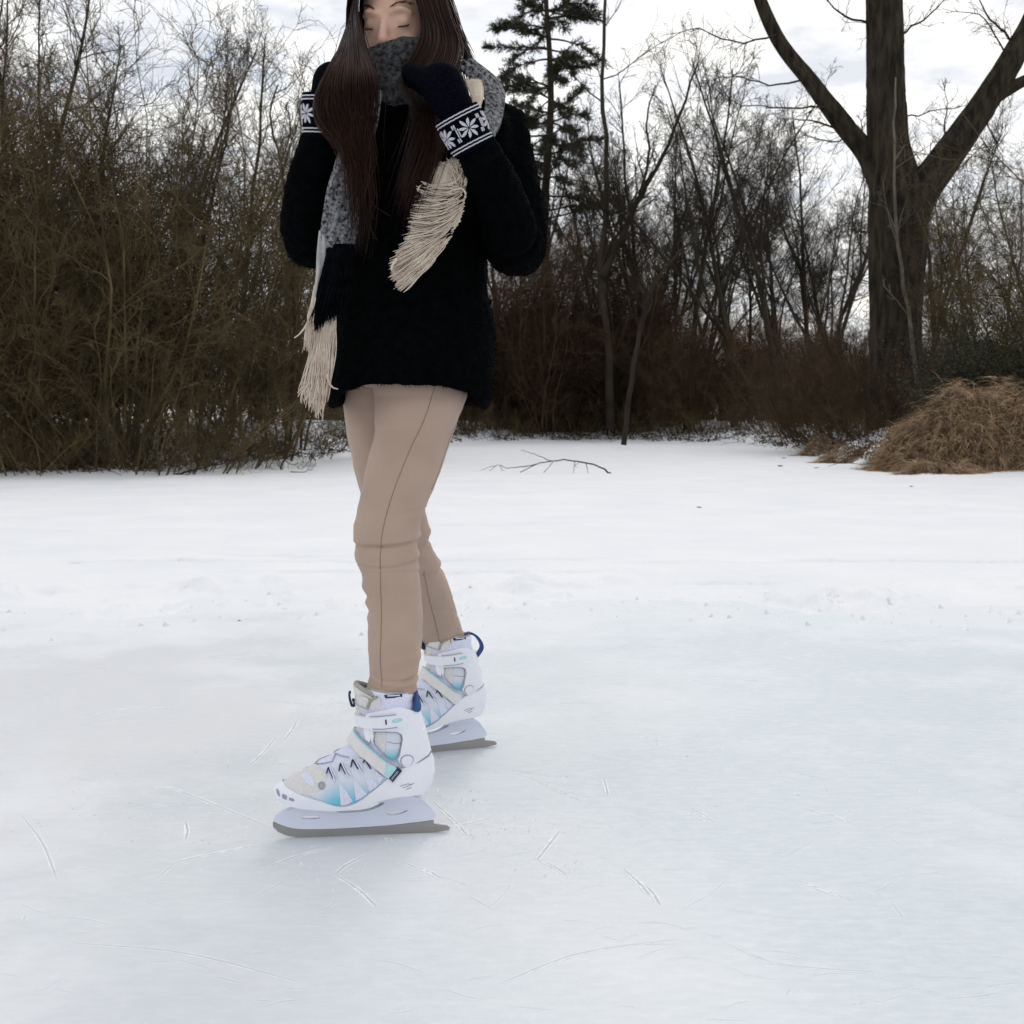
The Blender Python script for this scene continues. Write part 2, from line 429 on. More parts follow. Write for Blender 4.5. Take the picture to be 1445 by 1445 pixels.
# near skate stands here: from its heel ground point towards the toe
G_HEEL, G_TOE = ground(610, 1174.5), ground(420, 1181.5)
NEAR_DIR = (G_TOE - G_HEEL); NEAR_DIR.z = 0; NEAR_DIR.normalize()
NEAR_LEFT = Vector((-NEAR_DIR.y, NEAR_DIR.x, 0))          # her left = the side turned to the camera
NEAR_POS = G_HEEL
def sp(cx, cy, lat=0.0):
    """(s, z) on the near skate's side plane for a point traced in the 1445 px wide close-up"""
    px, py = 370 + cx / 4.1286, 880 + cy / 4.1286
    d = ray(px, py); o = Vector((0, 0, CAM_H))
    p0 = NEAR_POS + NEAR_LEFT * lat
    t = (p0 - o).dot(NEAR_LEFT) / d.dot(NEAR_LEFT)
    q = o + d * t - NEAR_POS
    return (q.dot(NEAR_DIR), q.z)
def spb(bx, by, lat=0.0):                                 # close-up of the ankle, 9.031 px per photo px
    return sp((480 + bx / 9.031 - 370) * 4.1286, (950 + by / 9.031 - 880) * 4.1286, lat)
def spc(bx, by, lat=0.0):                                 # close-up of the toe, 5.558 px per photo px
    return sp((380 + bx / 5.558 - 370) * 4.1286, (1060 + by / 5.558 - 880) * 4.1286, lat)

_front = sorted([(z, s) for s, z in [sp(*q) for q in ((95, 1030), (80, 985), (88, 950), (115, 925), (180, 888), (262, 848), (330, 803), (420, 757), (500, 703), (535, 655), (562, 612), (572, 560), (566, 500), (548, 450))]])
_heel = sorted([(z, s) for s, z in [sp(*q) for q in ((940, 1000), (975, 920), (990, 860), (986, 790), (962, 735), (942, 650), (925, 590), (905, 520), (890, 455), (878, 410))]])
Z_SOLE = sp(300, 1062)[1]
Z_TOP = sp(700, 425)[1]
def s_front(z): return float(np.interp(z, [q[0] for q in _front], [q[1] for q in _front]))
def s_heel(z): return float(np.interp(z, [q[0] for q in _heel], [q[1] for q in _heel]))
def half_w(z):
    return float(np.interp(z, [0.05, 0.07, 0.085, 0.11, 0.15, 0.19, 0.22, 0.26, 0.30], [0.036, 0.043, 0.046, 0.045, 0.037, 0.036, 0.039, 0.043, 0.044]))
def lat(s, z):
    a, b = s_heel(z), s_front(z)
    t = min(1.0, max(0.0, (s - a) / max(1e-4, b - a)))
    L = b - a
    n = 2.5 if L > 0.15 else 2.2
    f = (1 - abs(2 * t - 1) ** n) ** (1 / n)
    taper = 1.0 if L < 0.14 else 1 - min(1, (L - 0.14) / 0.06) * 0.20 * (1 - smoothstep(0.2, 0.62, t))
    dome = 1.0
    if L > 0.15:                                          # the toe box rounds over towards its top
        dome = 1 - 0.10 * smoothstep(0.6, 1.0, t)
    return half_w(z) * f * taper * dome
def skin(s, z, off):
    """point and offset along the boot's normal on the +y side"""
    a, b = s_heel(z), s_front(z)
    e = 0.0008
    s0 = min(max(s, a + 0.0004), b - 0.0004)
    y = lat(s0, z)
    hs = (lat(min(s0 + e, b), z) - lat(max(s0 - e, a), z)) / (min(s0 + e, b) - max(s0 - e, a))
    hz = (lat(s0, z + e) - lat(s0, z - e)) / (2 * e)
    hs = max(-6, min(6, hs)); hz = max(-3, min(3, hz))
    n = Vector((-hs, 1, -hz)).normalized()
    q = Vector((s0, y, z)) + n * off
    if s <= a + 0.0004 or s >= b - 0.0004: q.y = 0.0         # meets its mirror half on the centre line
    return q
def inside(poly, x, y):
    c = False; j = len(poly) - 1
    for i in range(len(poly)):
        xi, yi = poly[i]; xj, yj = poly[j]
        if (yi > y) != (yj > y) and x < (xj - xi) * (y - yi) / (yj - yi) + xi: c = not c
        j = i
    return c
def densify(poly, step):
    out = []
    for i in range(len(poly)):
        a, b = Vector(poly[i]), Vector(poly[(i + 1) % len(poly)])
        n = max(1, int((b - a).length / step))
        out += [tuple(a + (b - a) * (k / n)) for k in range(n)]
    return out
def rounded(poly, it=2):
    """corner cutting keeps traced outlines from looking faceted"""
    for _ in range(it):
        o = []
        for i in range(len(poly)):
            a, b = poly[i], poly[(i + 1) % len(poly)]
            o.append((a[0] * .8 + b[0] * .2, a[1] * .8 + b[1] * .2)); o.append((a[0] * .2 + b[0] * .8, a[1] * .2 + b[1] * .8))
        poly = o
    return poly
def triangulate(outer, holes=(), step=0.006):
    outer = densify(outer, step); holes = [densify(h, step) for h in holes]
    pts, edges = [], []
    for loop in [outer] + holes:
        b = len(pts); pts += [Vector(q) for q in loop]
        edges += [(b + i, b + (i + 1) % len(loop)) for i in range(len(loop))]
    xs = [p[0] for p in outer]; ys = [p[1] for p in outer]
    y = min(ys)
    while y < max(ys):
        x = min(xs)
        while x < max(xs):
            if inside(outer, x, y) and not any(inside(h, x, y) for h in holes): pts.append(Vector((x, y)))
            x += step
        y += step
    v, e, f, _, _, _ = delaunay_2d_cdt(pts, edges, [], 0, 1e-6)
    tri = []
    for t in f:
        cx = sum(v[i][0] for i in t) / 3; cy = sum(v[i][1] for i in t) / 3
        if inside(outer, cx, cy) and not any(inside(h, cx, cy) for h in holes): tri.append(tuple(t))
    return v, tri
def solid(v, tri, top, bot):
    """two skins over one triangulation plus the wall between them"""
    n = len(v)
    V = [top(*q) for q in v] + [bot(*q) for q in v]
    Fc = [tuple(t) for t in tri] + [tuple(n + i for i in reversed(t)) for t in tri]
    cnt = {}
    for t in tri:
        for i in range(3):
            a, b = t[i], t[(i + 1) % 3]
            cnt[(a, b)] = 1
    for (a, b) in list(cnt):
        if (b, a) not in cnt: Fc.append((b, a, n + a, n + b))
    return V, Fc
def flat_normals(o):
    o.data.polygons.foreach_set('use_smooth', np.zeros(len(o.data.polygons), dtype=bool))
def smooth_by_angle(o, deg=40):
    me = o.data
    bm = bmesh.new(); bm.from_mesh(me)
    bmesh.ops.remove_doubles(bm, verts=bm.verts, dist=1e-6)
    bmesh.ops.recalc_face_normals(bm, faces=bm.faces)
    lim = math.radians(deg)
    for e in bm.edges:
        e.smooth = len(e.link_faces) == 2 and e.calc_face_angle(0) < lim
    for f in bm.faces: f.smooth = True
    bm.to_mesh(me); bm.free()
def plate(name, parent, m, outer, off, th, holes=(), step=0.006, both=True, fade=None, round_it=1):
    """a raised piece lying on the boot's side (and mirrored on the other side)"""
    outer = rounded(outer, round_it) if round_it else outer
    holes = [rounded(h, 2) for h in holes]
    v, tri = triangulate(outer, holes, step)
    V, Fc = solid(v, tri, lambda s, z: skin(s, z, off), lambda s, z: skin(s, z, off - th))
    zs = [q[1] for q in v] * 2; ss = [q[0] for q in v] * 2
    lone = both and min(q.y for q in V) > 0.0006              # one piece on each side: two objects
    def finish(o, zs, ss):
        if fade:
            at_ = o.data.attributes.new('fade', 'FLOAT', 'POINT')
            at_.data.foreach_set('value', np.array([fade(s, z) for s, z in zip(ss, zs)], dtype=np.float32))
            for p in o.data.polygons: p.use_smooth = True
        else:
            smooth_by_angle(o)
        return o
    if both:
        n = len(V)
        V2 = [Vector((q.x, -q.y, q.z)) for q in V]; F2 = [tuple(reversed(f)) for f in Fc]
        if lone:
            finish(mesh_obj(name, V2, F2, m, parent), zs, ss)
        else:
            V = V + V2; Fc = Fc + [tuple(n + i for i in f) for f in F2]; zs, ss = zs * 2, ss * 2
    return finish(mesh_obj(name, V, Fc, m, parent), zs, ss)
def line_on(name, parent, m, pts, off, r, both=True, sides=5, closed=False):
    c = Chains()
    P = []
    pts = pts + [pts[0]] if closed else pts
    for i in range(len(pts) - 1):
        for k in range(6):
            t = k / 6; P.append((pts[i][0] * (1 - t) + pts[i + 1][0] * t, pts[i][1] * (1 - t) + pts[i + 1][1] * t))
    P.append(pts[-1])
    for sgn in ((1, -1) if both else (1,)):
        Q = []; c = Chains()
        for s, z in P:
            q = skin(s, z, off); Q.append((q.x, q.y * sgn, q.z))
        c.add(Q, [r] * len(Q), sides)
        o = c.build(name, m, parent)
    return o

_zb = sorted(sp(q[0], q[1], 0.036) for q in ((1000, 960), (940, 996), (880, 1002), (790, 1003), (700, 1016), (600, 1043), (520, 1064), (440, 1070), (300, 1068), (200, 1064), (130, 1046), (95, 1022)))
def z_bot(s): return float(np.interp(s, [q[0] for q in _zb], [q[1] for q in _zb]))
def build_skate(parent):
    root = empty('ice_skate', (0, 0, 0), 0, parent)
    LT = 0.036
    # --- soft inner boot
    zs = list(np.linspace(Z_SOLE - 0.004, Z_TOP, 66))
    K = 72
    V, Fc = [], []
    for z in zs:
        a, b = s_heel(z), s_front(z)
        for k in range(K):
            th = 2 * math.pi * k / K
            t = 0.5 + 0.5 * math.cos(th); s = a + (b - a) * t
            y = lat(s, z) * (1 if math.sin(th) >= 0 else -1) if abs(math.sin(th)) > 1e-6 else 0
            V.append((s, y, max(z, z_bot(s) + 0.001)))
    for i in range(len(zs) - 1):
        for k in range(K):
            Fc.append((i * K + k, i * K + (k + 1) % K, (i + 1) * K + (k + 1) % K, (i + 1) * K + k))
    Fc.append(tuple(range(K - 1, -1, -1)))
    boot = mesh_obj('boot', V, Fc, M_MESH, root)
    # --- padded ankle collar, open at the top
    rim = [sp(q[0], q[1]) for q in ((640, 425), (700, 398), (800, 395), (868, 402))]
    def collar_ring(fr, grow, K=48):
        out = []
        for k in range(K):
            th = 2 * math.pi * k / K
            zt = Z_TOP - 0.012 + fr * 0.026
            a, b = s_heel(Z_TOP) - grow, s_front(Z_TOP) + grow - 0.018
            t = 0.5 + 0.5 * math.cos(th)
            s = a + (b - a) * t
            y = (half_w(0.26) + grow) * math.sin(th)
            out.append((s, y, zt + 0.004 * fr * math.cos(th)))
        return out
    rings = [collar_ring(0, -0.001), collar_ring(0.5, 0.002), collar_ring(0.85, 0.002), collar_ring(1.0, -0.001)]
    V = [q for r_ in rings for q in r_]
    Fc = [(i * 48 + k, i * 48 + (k + 1) % 48, (i + 1) * 48 + (k + 1) % 48, (i + 1) * 48 + k) for i in range(3) for k in range(48)]
    mesh_obj('ankle_collar', V, Fc, M_MESH, root)
    rings = [collar_ring(1.0, -0.0012), collar_ring(1.14, -0.002), collar_ring(1.10, -0.006), collar_ring(0.6, -0.008)]
    V = [q for r_ in rings for q in r_]
    mesh_obj('collar_lining', V, Fc, M_LINING, root)
    plate('collar_panel', root, M_GREYF, [sp(q[0], q[1], LT) for q in ((632, 470), (640, 440), (655, 425), (690, 418), (688, 485), (650, 490), (620, 505))], 0.0022, 0.003)
    # --- tongue: a flared, curved pad in front of the shin
    tz = [Z_TOP - 0.075, Z_TOP - 0.05, Z_TOP - 0.03, Z_TOP - 0.012, Z_TOP + 0.004, sp(527, 352)[1] - 0.002, sp(527, 352)[1]]
    tsf = [s_front(Z_TOP - 0.075) + 0.002, s_front(Z_TOP - 0.05) + 0.003, s_front(Z_TOP - 0.03) + 0.004, sp(548, 450)[0] + 0.003, sp(540, 420)[0], sp(528, 360)[0], sp(532, 354)[0]]
    W = [0.028, 0.030, 0.033, 0.037, 0.040, 0.041, 0.039]
    M = 17
    def tongue_pt(i, k, inn):
        u = -1 + 2 * k / (M - 1)
        s = tsf[i] - inn - (0.034 + 0.006 * i / 6) * abs(u) ** 2.2
        z = tz[i] - (0.020 * abs(u) ** 2 if i >= 4 else 0.004 * abs(u) ** 2)
        return (s, (W[i] - inn * 0.5) * u * (1 - 0.08 * u * u), z)
    V = [tongue_pt(i, k, 0) for i in range(7) for k in range(M)] + [tongue_pt(i, k, 0.009) for i in range(7) for k in range(M)]
    B = 7 * M
    Fc = []
    for i in range(6):
        for k in range(M - 1):
            a = i * M + k
            Fc += [(a, a + 1, a + M + 1, a + M), (B + a + M, B + a + M + 1, B + a + 1, B + a)]
    for k in range(M - 1):
        a = 6 * M + k; Fc.append((a, a + 1, B + a + 1, B + a))
    for i in range(6):
        a = i * M; Fc += [(a, a + M, B + a + M, B + a)]; a += M - 1; Fc += [(a + M, a, B + a, B + a + M)]
    tg = mesh_obj('tongue', V, Fc, M_GREYF, root); smooth_by_angle(tg, 50)
    c = Chains()
    Pe = [Vector(tongue_pt(6, k, 0.0045)) + Vector((0, 0, 0.001)) for k in range(M)]
    c.add(Pe, [0.0048] * M, 8)
    c.build('tongue_edge', M_LINING, root)
    c = Chains()                                            # dark loop in front of the tongue
    lp = [sp(516, 398), sp(508, 404), sp(511, 440), sp(524, 478), sp(538, 470), sp(528, 440)]
    for dy in (-0.005, -0.0025, 0, 0.0025, 0.005):
        c.add([(q[0], dy, q[1]) for q in catmull(lp, 16)], [0.0019] * 16, 5)
    c.build('tongue_loop', M_INK, root)
    plate('tongue_side', root, M_GREYF, [sp(q[0], q[1], 0.03) for q in ((540, 470), (552, 436), (590, 420), (628, 436), (618, 492), (612, 508), (580, 500), (556, 492))], 0.0030, 0.003)
    line_on('tongue_seam', root, M_GREYLINE, [sp(q[0], q[1], 0.03) for q in ((548, 470), (580, 478), (612, 488))], 0.0045, 0.0007)
    # --- dark binding between tongue and collar
    line_on('collar_binding', root, M_LINING, [sp(q[0], q[1], LT) for q in ((618, 492), (622, 470), (630, 448), (650, 430), (672, 419))], 0.0035, 0.0026)
    # --- toe cap and fabric panels
    plate('toe_panel', root, M_GREYF, [sp(q[0], q[1], LT * .7) for q in ((98, 945), (120, 915), (180, 885), (260, 850), (300, 832), (370, 855), (385, 905), (360, 955), (320, 985), (240, 985), (160, 975))], 0.0018, 0.003)
    plate('toe_inset', root, M_MESH, [sp(q[0], q[1], LT * .6) for q in ((228, 890), (262, 874), (300, 900), (318, 935), (290, 930), (250, 910))], 0.0026, 0.003)
    def fd(z0, z1, s0=None, s1=None):
        return lambda s, z: min(1, max(0, (z - z0) / (z1 - z0) + (0 if s0 is None else max(0, (s - s0) / (s1 - s0)))))
    zb = sp(500, 1040, LT)[1]; zt = sp(450, 900, LT)[1]
    sA, sB = sp(420, 1000, LT)[0], sp(250, 1000, LT)[0]
    quarter = [sp(q[0], q[1], LT) for q in ((250, 985), (330, 975), (372, 925), (392, 860), (400, 842), (480, 808), (548, 784), (610, 790), (640, 800), (700, 905), (690, 930), (610, 985), (540, 1035), (470, 1050), (400, 1045), (300, 1010))]
    plate('quarter_panel', root, M_FADE, quarter, 0.0022, 0.003, step=0.004, fade=fd(zb - 0.002, zt, sA, sB), round_it=0)
    # pale triangular overlays between the teal wedges
    tris = [((448, 905), (458, 1050), (500, 1042), (527, 1022)), ((528, 880), (545, 1020), (572, 1008), (608, 985)), ((590, 855), (622, 970), (660, 950), (672, 930)), ((655, 850), (676, 925), (700, 905), (706, 890))]
    for t in tris:
        plate('overlay_wedge', root, M_MESH, [sp(q[0], q[1], LT) for q in t], 0.0034, 0.003, step=0.004, round_it=0)
    # laces: dark chevrons plus pale cords
    for q in (((382, 868), (390, 838), (418, 890)), ((452, 850), (460, 812), (490, 862)), ((520, 826), (530, 787), (562, 832)), ((590, 800), (600, 780), (632, 830))):
        line_on('lace', root, M_LACE, [sp(x, y, LT * .7) for x, y in q], 0.0046, 0.0013)
    for q in (((400, 838), (428, 905)), ((410, 838), (440, 885)), ((470, 812), (505, 880)), ((482, 812), (520, 868)), ((545, 790), (580, 850)), ((556, 788), (590, 836))):
        line_on('lace', root, M_MESH, [sp(x, y, LT * .7) for x, y in q], 0.0042, 0.0016)
    line_on('vamp_seam', root, M_GREYLINE, [sp(q[0], q[1], LT * .45) for q in ((290, 835), (410, 800), (430, 765), (510, 768))], 0.002, 0.0009)
    c0 = sp(350, 935, LT * .9)
    line_on('eyelet_ring', root, M_STEEL, [(c0[0] + 0.0052 * math.cos(a), c0[1] + 0.0052 * math.sin(a)) for a in np.linspace(0, 2 * math.pi, 17)[:-1]], 0.003, 0.0011, closed=True)
    plate('eyelet', root, M_STEEL, [(c0[0] + 0.0022 * math.cos(a), c0[1] + 0.0022 * math.sin(a)) for a in np.linspace(0, 2 * math.pi, 13)[:-1]], 0.0034, 0.003, step=0.002, round_it=0)
    # --- hard shell: toe bumper, sole cradle and heel
    shell = [sp(q[0], q[1], LT) for q in ((74, 990), (82, 952), (100, 948), (160, 975), (240, 1000), (330, 1020), (410, 1048), (470, 1058), (540, 1040), (610, 995), (690, 932), (740, 890), (800, 850), (850, 836), (905, 815), (950, 795), (1000, 785),
                                            (1010, 830), (1000, 905), (975, 950), (940, 1000), (880, 1006), (790, 1008), (700, 1022), (600, 1050), (520, 1072), (440, 1078), (300, 1075), (200, 1072), (130, 1055), (95, 1030))]
    plate('shell', root, M_SHELL, shell, 0.0058, 0.008, step=0.005)
    for q in (((92, 985), (110, 990), (112, 1020), (98, 1010)), ((125, 1000), (152, 1005), (150, 1026), (124, 1020)), ((165, 1012), (195, 1018), (192, 1030), (164, 1026))):
        plate('toe_vent', root, M_GREYLINE, [sp(x, y, LT) for x, y in q], 0.0066, 0.002, step=0.003)
    for q in (((800, 945), (840, 932), (865, 935)), ((815, 955), (850, 945), (880, 930)), ((835, 965), (865, 955))):
        line_on('shell_print', root, M_GREYLINE, [sp(x, y, LT) for x, y in q], 0.0060, 0.0007)
    line_on('shell_groove', root, M_GREYLINE, [sp(q[0], q[1], LT) for q in ((905, 808), (925, 797), (960, 783), (985, 777))], 0.0062, 0.0011)
    # --- hinged cuff with its window
    cuff = [spb(q[0], q[1], LT) for q in ((360, 500), (520, 465), (700, 420), (770, 425), (850, 470), (960, 520), (1030, 590), (1080, 740), (1110, 900), (1150, 1010), (1150, 1060), (1080, 1080), (1000, 1120), (930, 1170), (870, 1205), (790, 1195), (740, 1120),
                                          (700, 1000), (500, 900), (420, 900), (400, 830), (392, 760), (360, 700), (340, 640), (350, 560))]
    win = [spb(q[0], q[1], LT) for q in ((440, 735), (600, 728), (720, 735), (770, 765), (785, 830), (770, 920), (745, 1040), (700, 1110), (640, 1100), (580, 1060), (520, 990), (452, 905), (430, 870), (448, 800))]
    plate('cuff', root, M_SHELL, cuff, 0.0072, 0.0065, holes=[win], step=0.005)
    line_on('window_edge', root, M_GREYLINE, win, 0.0074, 0.0007, closed=True)
    zl, zh = spb(650, 1110, LT)[1], spb(650, 930, LT)[1]
    plate('ankle_panel', root, M_FADE, [spb(q[0], q[1], LT) for q in ((590, 740), (720, 745), (765, 775), (775, 840), (760, 930), (735, 1040), (700, 1100), (640, 1092), (560, 1030), (585, 900))], 0.0030, 0.003, step=0.004, fade=lambda s, z: min(1, max(0, (z - zl) / (zh - zl))), round_it=0)
    plate('ankle_pad', root, M_GREYF, [spb(q[0], q[1], LT) for q in ((450, 745), (590, 738), (588, 860), (565, 1020), (500, 950), (440, 880))], 0.0028, 0.003)
    line_on('panel_seam', root, M_GREYLINE, [spb(q[0], q[1], LT) for q in ((600, 865), (680, 888), (770, 890))], 0.0034, 0.0006)
    c1 = spb(840, 1100, LT)
    ringp = lambda r: [(c1[0] + r * math.cos(a), c1[1] + r * math.sin(a)) for a in np.linspace(0, 2 * math.pi, 25)[:-1]]
    plate('pivot_cap', root, M_SHELL, ringp(0.0098), 0.0092, 0.006, step=0.003, round_it=0)
    line_on('pivot_ring', root, M_GREYLINE, ringp(0.0106), 0.0076, 0.0008, closed=True)
    # --- cuff strap over the tongue, with buckle print
    strap = [spb(q[0], q[1], LT * .8) for q in ((250, 545), (350, 540), (520, 520), (640, 500), (760, 500), (830, 530), (850, 600), (800, 650), (640, 680), (450, 690), (340, 690), (255, 690), (230, 610))]
    plate('cuff_strap', root, M_SHELL, strap, 0.0105, 0.006)
    line_on('strap_seam', root, M_GREYLINE, [spb(q[0], q[1], LT) for q in ((405, 530), (480, 518), (640, 502), (700, 500))], 0.0108, 0.0009)
    line_on('strap_seam', root, M_GREYLINE, [spb(q[0], q[1], LT) for q in ((440, 692), (560, 684), (720, 660))], 0.0108, 0.0009)
    plate('strap_slot', root, M_INK, [spb(q[0], q[1], LT) for q in ((575, 560), (592, 556), (600, 625), (582, 628))], 0.0112, 0.003, step=0.003)
    plate('strap_badge', root, M_PALETEAL, [spb(q[0], q[1], LT) for q in ((650, 575), (680, 552), (760, 545), (775, 575), (740, 600), (665, 605))], 0.0112, 0.003, step=0.003)
    plate('buckle_base', root, M_SHELL, [spb(q[0], q[1], LT * .8) for q in ((330, 680), (395, 690), (400, 770), (400, 850), (375, 880), (340, 830))], 0.0080, 0.006)
    plate('buckle_slot', root, M_GREYLINE, [spb(q[0], q[1], LT * .8) for q in ((352, 845), (372, 855), (388, 880), (370, 882))], 0.0088, 0.003, step=0.003)
    # --- diagonal instep strap
    band = [spb(q[0], q[1], LT * .8) for q in ((60, 860), (190, 770), (230, 800), (420, 960), (570, 1090), (700, 1180), (720, 1215), (650, 1290), (590, 1310), (540, 1270), (400, 1150), (250, 1030), (110, 915))]
    plate('instep_strap', root, M_STRAP, band, 0.0085, 0.006, step=0.005)
    plate('strap_edge', root, M_TEAL, [spb(q[0], q[1], LT * .8) for q in ((205, 782), (230, 790), (420, 950), (600, 1105), (592, 1120), (410, 968), (218, 808))], 0.0090, 0.003, step=0.004, round_it=0)
    plate('strap_tip', root, M_PALETEAL, [spb(q[0], q[1], LT * .8) for q in ((585, 1105), (712, 1195), (655, 1275), (590, 1300), (545, 1265))], 0.0091, 0.003, step=0.004, round_it=0)
    lab = [spb(q[0], q[1], LT) for q in ((610, 1325), (725, 1190), (778, 1240), (660, 1370))]
    plate('label', root, M_INK, lab, 0.0098, 0.004, step=0.004, round_it=0)
    a_, b_, c_, d_ = [Vector(q) for q in lab]
    for k, w in enumerate((0.5, 0.62, 0.42, 0.6, 0.5, 0.66, 0.3)):         # illegible stitched lettering
        f = 0.12 + 0.105 * k
        p, q = a_ + (b_ - a_) * f, d_ + (c_ - d_) * f
        l0, l1 = p + (q - p) * (0.5 - w * .42), p + (q - p) * (0.5 + w * .30)
        line_on('label_print', root, M_PRINT, [tuple(l0), tuple(l1)], 0.0099, 0.0005, sides=4)
    # --- collar tag and heel pull tab
    plate('collar_tag', root, M_INK, [spb(q[0], q[1], LT) for q in ((560, 262), (780, 258), (780, 298), (575, 300))], 0.0034, 0.003, step=0.004, round_it=0)
    line_on('tag_print', root, M_PRINT, [spb(q[0], q[1], LT) for q in ((600, 272), (750, 270))], 0.0036, 0.0011, sides=4)
    return root

def build_flat_tab(root):
    plate('pull_tab', root, M_NAVY, [spb(q[0], q[1], 0.025) for q in ((905, 262), (945, 275), (985, 320), (1006, 380), (1000, 445), (955, 512), (892, 478), (905, 400))], 0.0100, 0.004, step=0.004, round_it=1)
def sp_far(px, py):
    d = ray(px, py); o = Vector((0, 0, CAM_H)); L = Vector((-FAR_DIR.y, FAR_DIR.x, 0))
    t = (FAR_POS - o).dot(L) / d.dot(L); q = o + d * t - FAR_POS
    return (q.dot(FAR_DIR), q.z)
def build_tab(root, pts, w=0.009):
    """navy webbing loop behind the heel: a flat band bent along pts (s, z)"""
    P = catmull([(s, z) for s, z in pts], 26)
    V, Fc = [], []
    for i, q in enumerate(P):
        a = np.array(P[min(i + 1, 25)]) - np.array(P[max(i - 1, 0)])
        n = np.array((-a[1], a[0])); n /= np.linalg.norm(n) + 1e-9
        for dy in (-w, w):
            for h in (-0.0024, 0.0024):
                V.append((q[0] + n[0] * h, dy, q[1] + n[1] * h))
    for i in range(25):
        a = i * 4
        for x, y in ((0, 1), (1, 3), (3, 2), (2, 0)):
            Fc.append((a + x, a + y, a + 4 + y, a + 4 + x))
    Fc += [(0, 2, 3, 1), (100, 101, 103, 102)]
    o = mesh_obj('pull_tab', V, Fc, M_NAVY, root); smooth_by_angle(o, 40)
    return o

def build_runner(root):
    # --- holder: one moulding with an arch and two slots, wide under the boot and thin at the steel
    L0 = 0.012
    outer = [spc(q[0], q[1], L0) for q in ((28, 560), (40, 520), (110, 480), (170, 462), (240, 432), (420, 440), (560, 425), (700, 400), (880, 352), (960, 320), (1110, 330), (1215, 385), (1260, 440), (1310, 505), (1300, 545), (1150, 568), (950, 592), (700, 610), (450, 622), (270, 625), (170, 615), (90, 590))]
    holes = [[spc(q[0], q[1], L0) for q in h] for h in (((512, 470), (540, 452), (700, 425), (840, 402), (915, 398), (880, 432), (800, 470), (700, 488), (600, 492), (530, 490)),
                                                       ((258, 520), (398, 518), (390, 545), (248, 546)), ((915, 500), (960, 490), (1050, 480), (1098, 466), (1060, 494), (1000, 512), (940, 515)))]
    zlo, zhi = spc(300, 615, L0)[1], spc(700, 420, L0)[1]
    th = lambda s, z: 0.0042 + 0.008 * max(0, min(1.25, (z - zlo) / (zhi - zlo))) ** 3.0
    v, tri = triangulate(rounded(outer, 2), [rounded(h, 2) for h in holes], 0.006)
    V, Fc = solid(v, tri, lambda s, z: Vector((s, th(s, z), z)), lambda s, z: Vector((s, -th(s, z), z)))
    o = mesh_obj('blade_holder', V, Fc, M_HOLDER, root); smooth_by_angle(o, 45)
    # sole that carries the boot, arched like the shell's lower edge
    V, Fc = [], []
    s0, s1, NS, NW = s_heel(Z_SOLE + 0.004) + 0.004, s_front(Z_SOLE + 0.004) - 0.004, 40, 9
    for i in range(NS):
        s = s0 + (s1 - s0) * i / (NS - 1)
        w = max(0.004, lat(s, Z_SOLE + 0.010) + 0.0045)
        for lay in (0.004, -0.0035):
            for k in range(NW):
                u = -1 + 2 * k / (NW - 1)
                V.append((s, w * u * (1 if lay > 0 else 0.70), z_bot(s) + lay))
    R = 2 * NW
    for i in range(NS - 1):
        for k in range(NW - 1):
            a = i * R + k; Fc.append((a, a + R, a + R + 1, a + 1)); a += NW; Fc.append((a, a + 1, a + R + 1, a + R))
        for k in (0, NW - 1):
            a = i * R + k; Fc.append((a, a + NW, a + R + NW, a + R))
    o = mesh_obj('sole', V, Fc, M_SHELL, root); smooth_by_angle(o, 40)
    # --- steel blade, 3.5 mm, rockered, resting on the ice
    bl = [spc(q[0], q[1]) for q in ((28, 552), (30, 590), (70, 632), (150, 664))]
    s_toe, s_end = spc(250, 670)[0], spc(1410, 590)[0]
    bot = [(s_toe, 0.0003), (s_toe * .6, 0.0), (0.02, 0.0), (s_end + 0.02, 0.0012), (s_end, 0.004)]
    top = [spc(q[0], q[1]) for q in ((1415, 600), (1395, 580), (1290, 565), (1290, 540), (1150, 560), (700, 600), (270, 610))]
    poly = bl + bot + top
    v, tri = triangulate(poly, (), 0.008)
    V, Fc = solid(v, tri, lambda s, z: Vector((s, 0.0021, max(0, z))), lambda s, z: Vector((s, -0.0021, max(0, z))))
    o = mesh_obj('blade', V, Fc, M_BLADE, root); smooth_by_angle(o, 30)

def place_skate(root, pos, d):
    root.location = pos
    root.rotation_euler = (0, 0, math.atan2(d.y, d.x))
# ------------------------------------------------------------------ the skater
M_SKIN = mat('skin', (0.58, 0.36, 0.27), 0.5, var=0.05, scale=30, bump=0.05, bscale=300)
M_PANTS = mat('beige_cotton', (0.405, 0.298, 0.240), 0.85, var=0.05, scale=12, bump=0.18, bscale=900, spec=0.2, sheen=0.15)
M_SEAM = mat('beige_seam', (0.24, 0.17, 0.13), 0.9)
M_COAT = mat('black_fleece', (0.0016, 0.0020, 0.0023), 0.95, var=0.35, scale=60, bump=0.6, bscale=150, spec=0.02)
M_KNIT = mat('navy_knit', (0.0030, 0.0034, 0.0075), 0.95, var=0.5, scale=260, bump=1.0, bscale=330, spec=0.03)
M_KNITW = mat('white_knit', (0.58, 0.58, 0.66), 0.95, var=0.15, scale=400, bump=0.5, bscale=500)
M_HAIR = mat('auburn_hair', (0.010, 0.0036, 0.0022), 0.5, col2=(0.034, 0.0115, 0.0062), scale=9, spec=0.2)
M_CREAM = mat('cream_wool', (0.56, 0.46, 0.375), 0.95, col2=(0.70, 0.60, 0.50), scale=40, bump=0.4, bscale=300)
M_GREYWOOL = mat('pale_grey_wool', (0.33, 0.33, 0.345), 0.95, col2=(0.50, 0.48, 0.46), scale=25, bump=0.5, bscale=260)
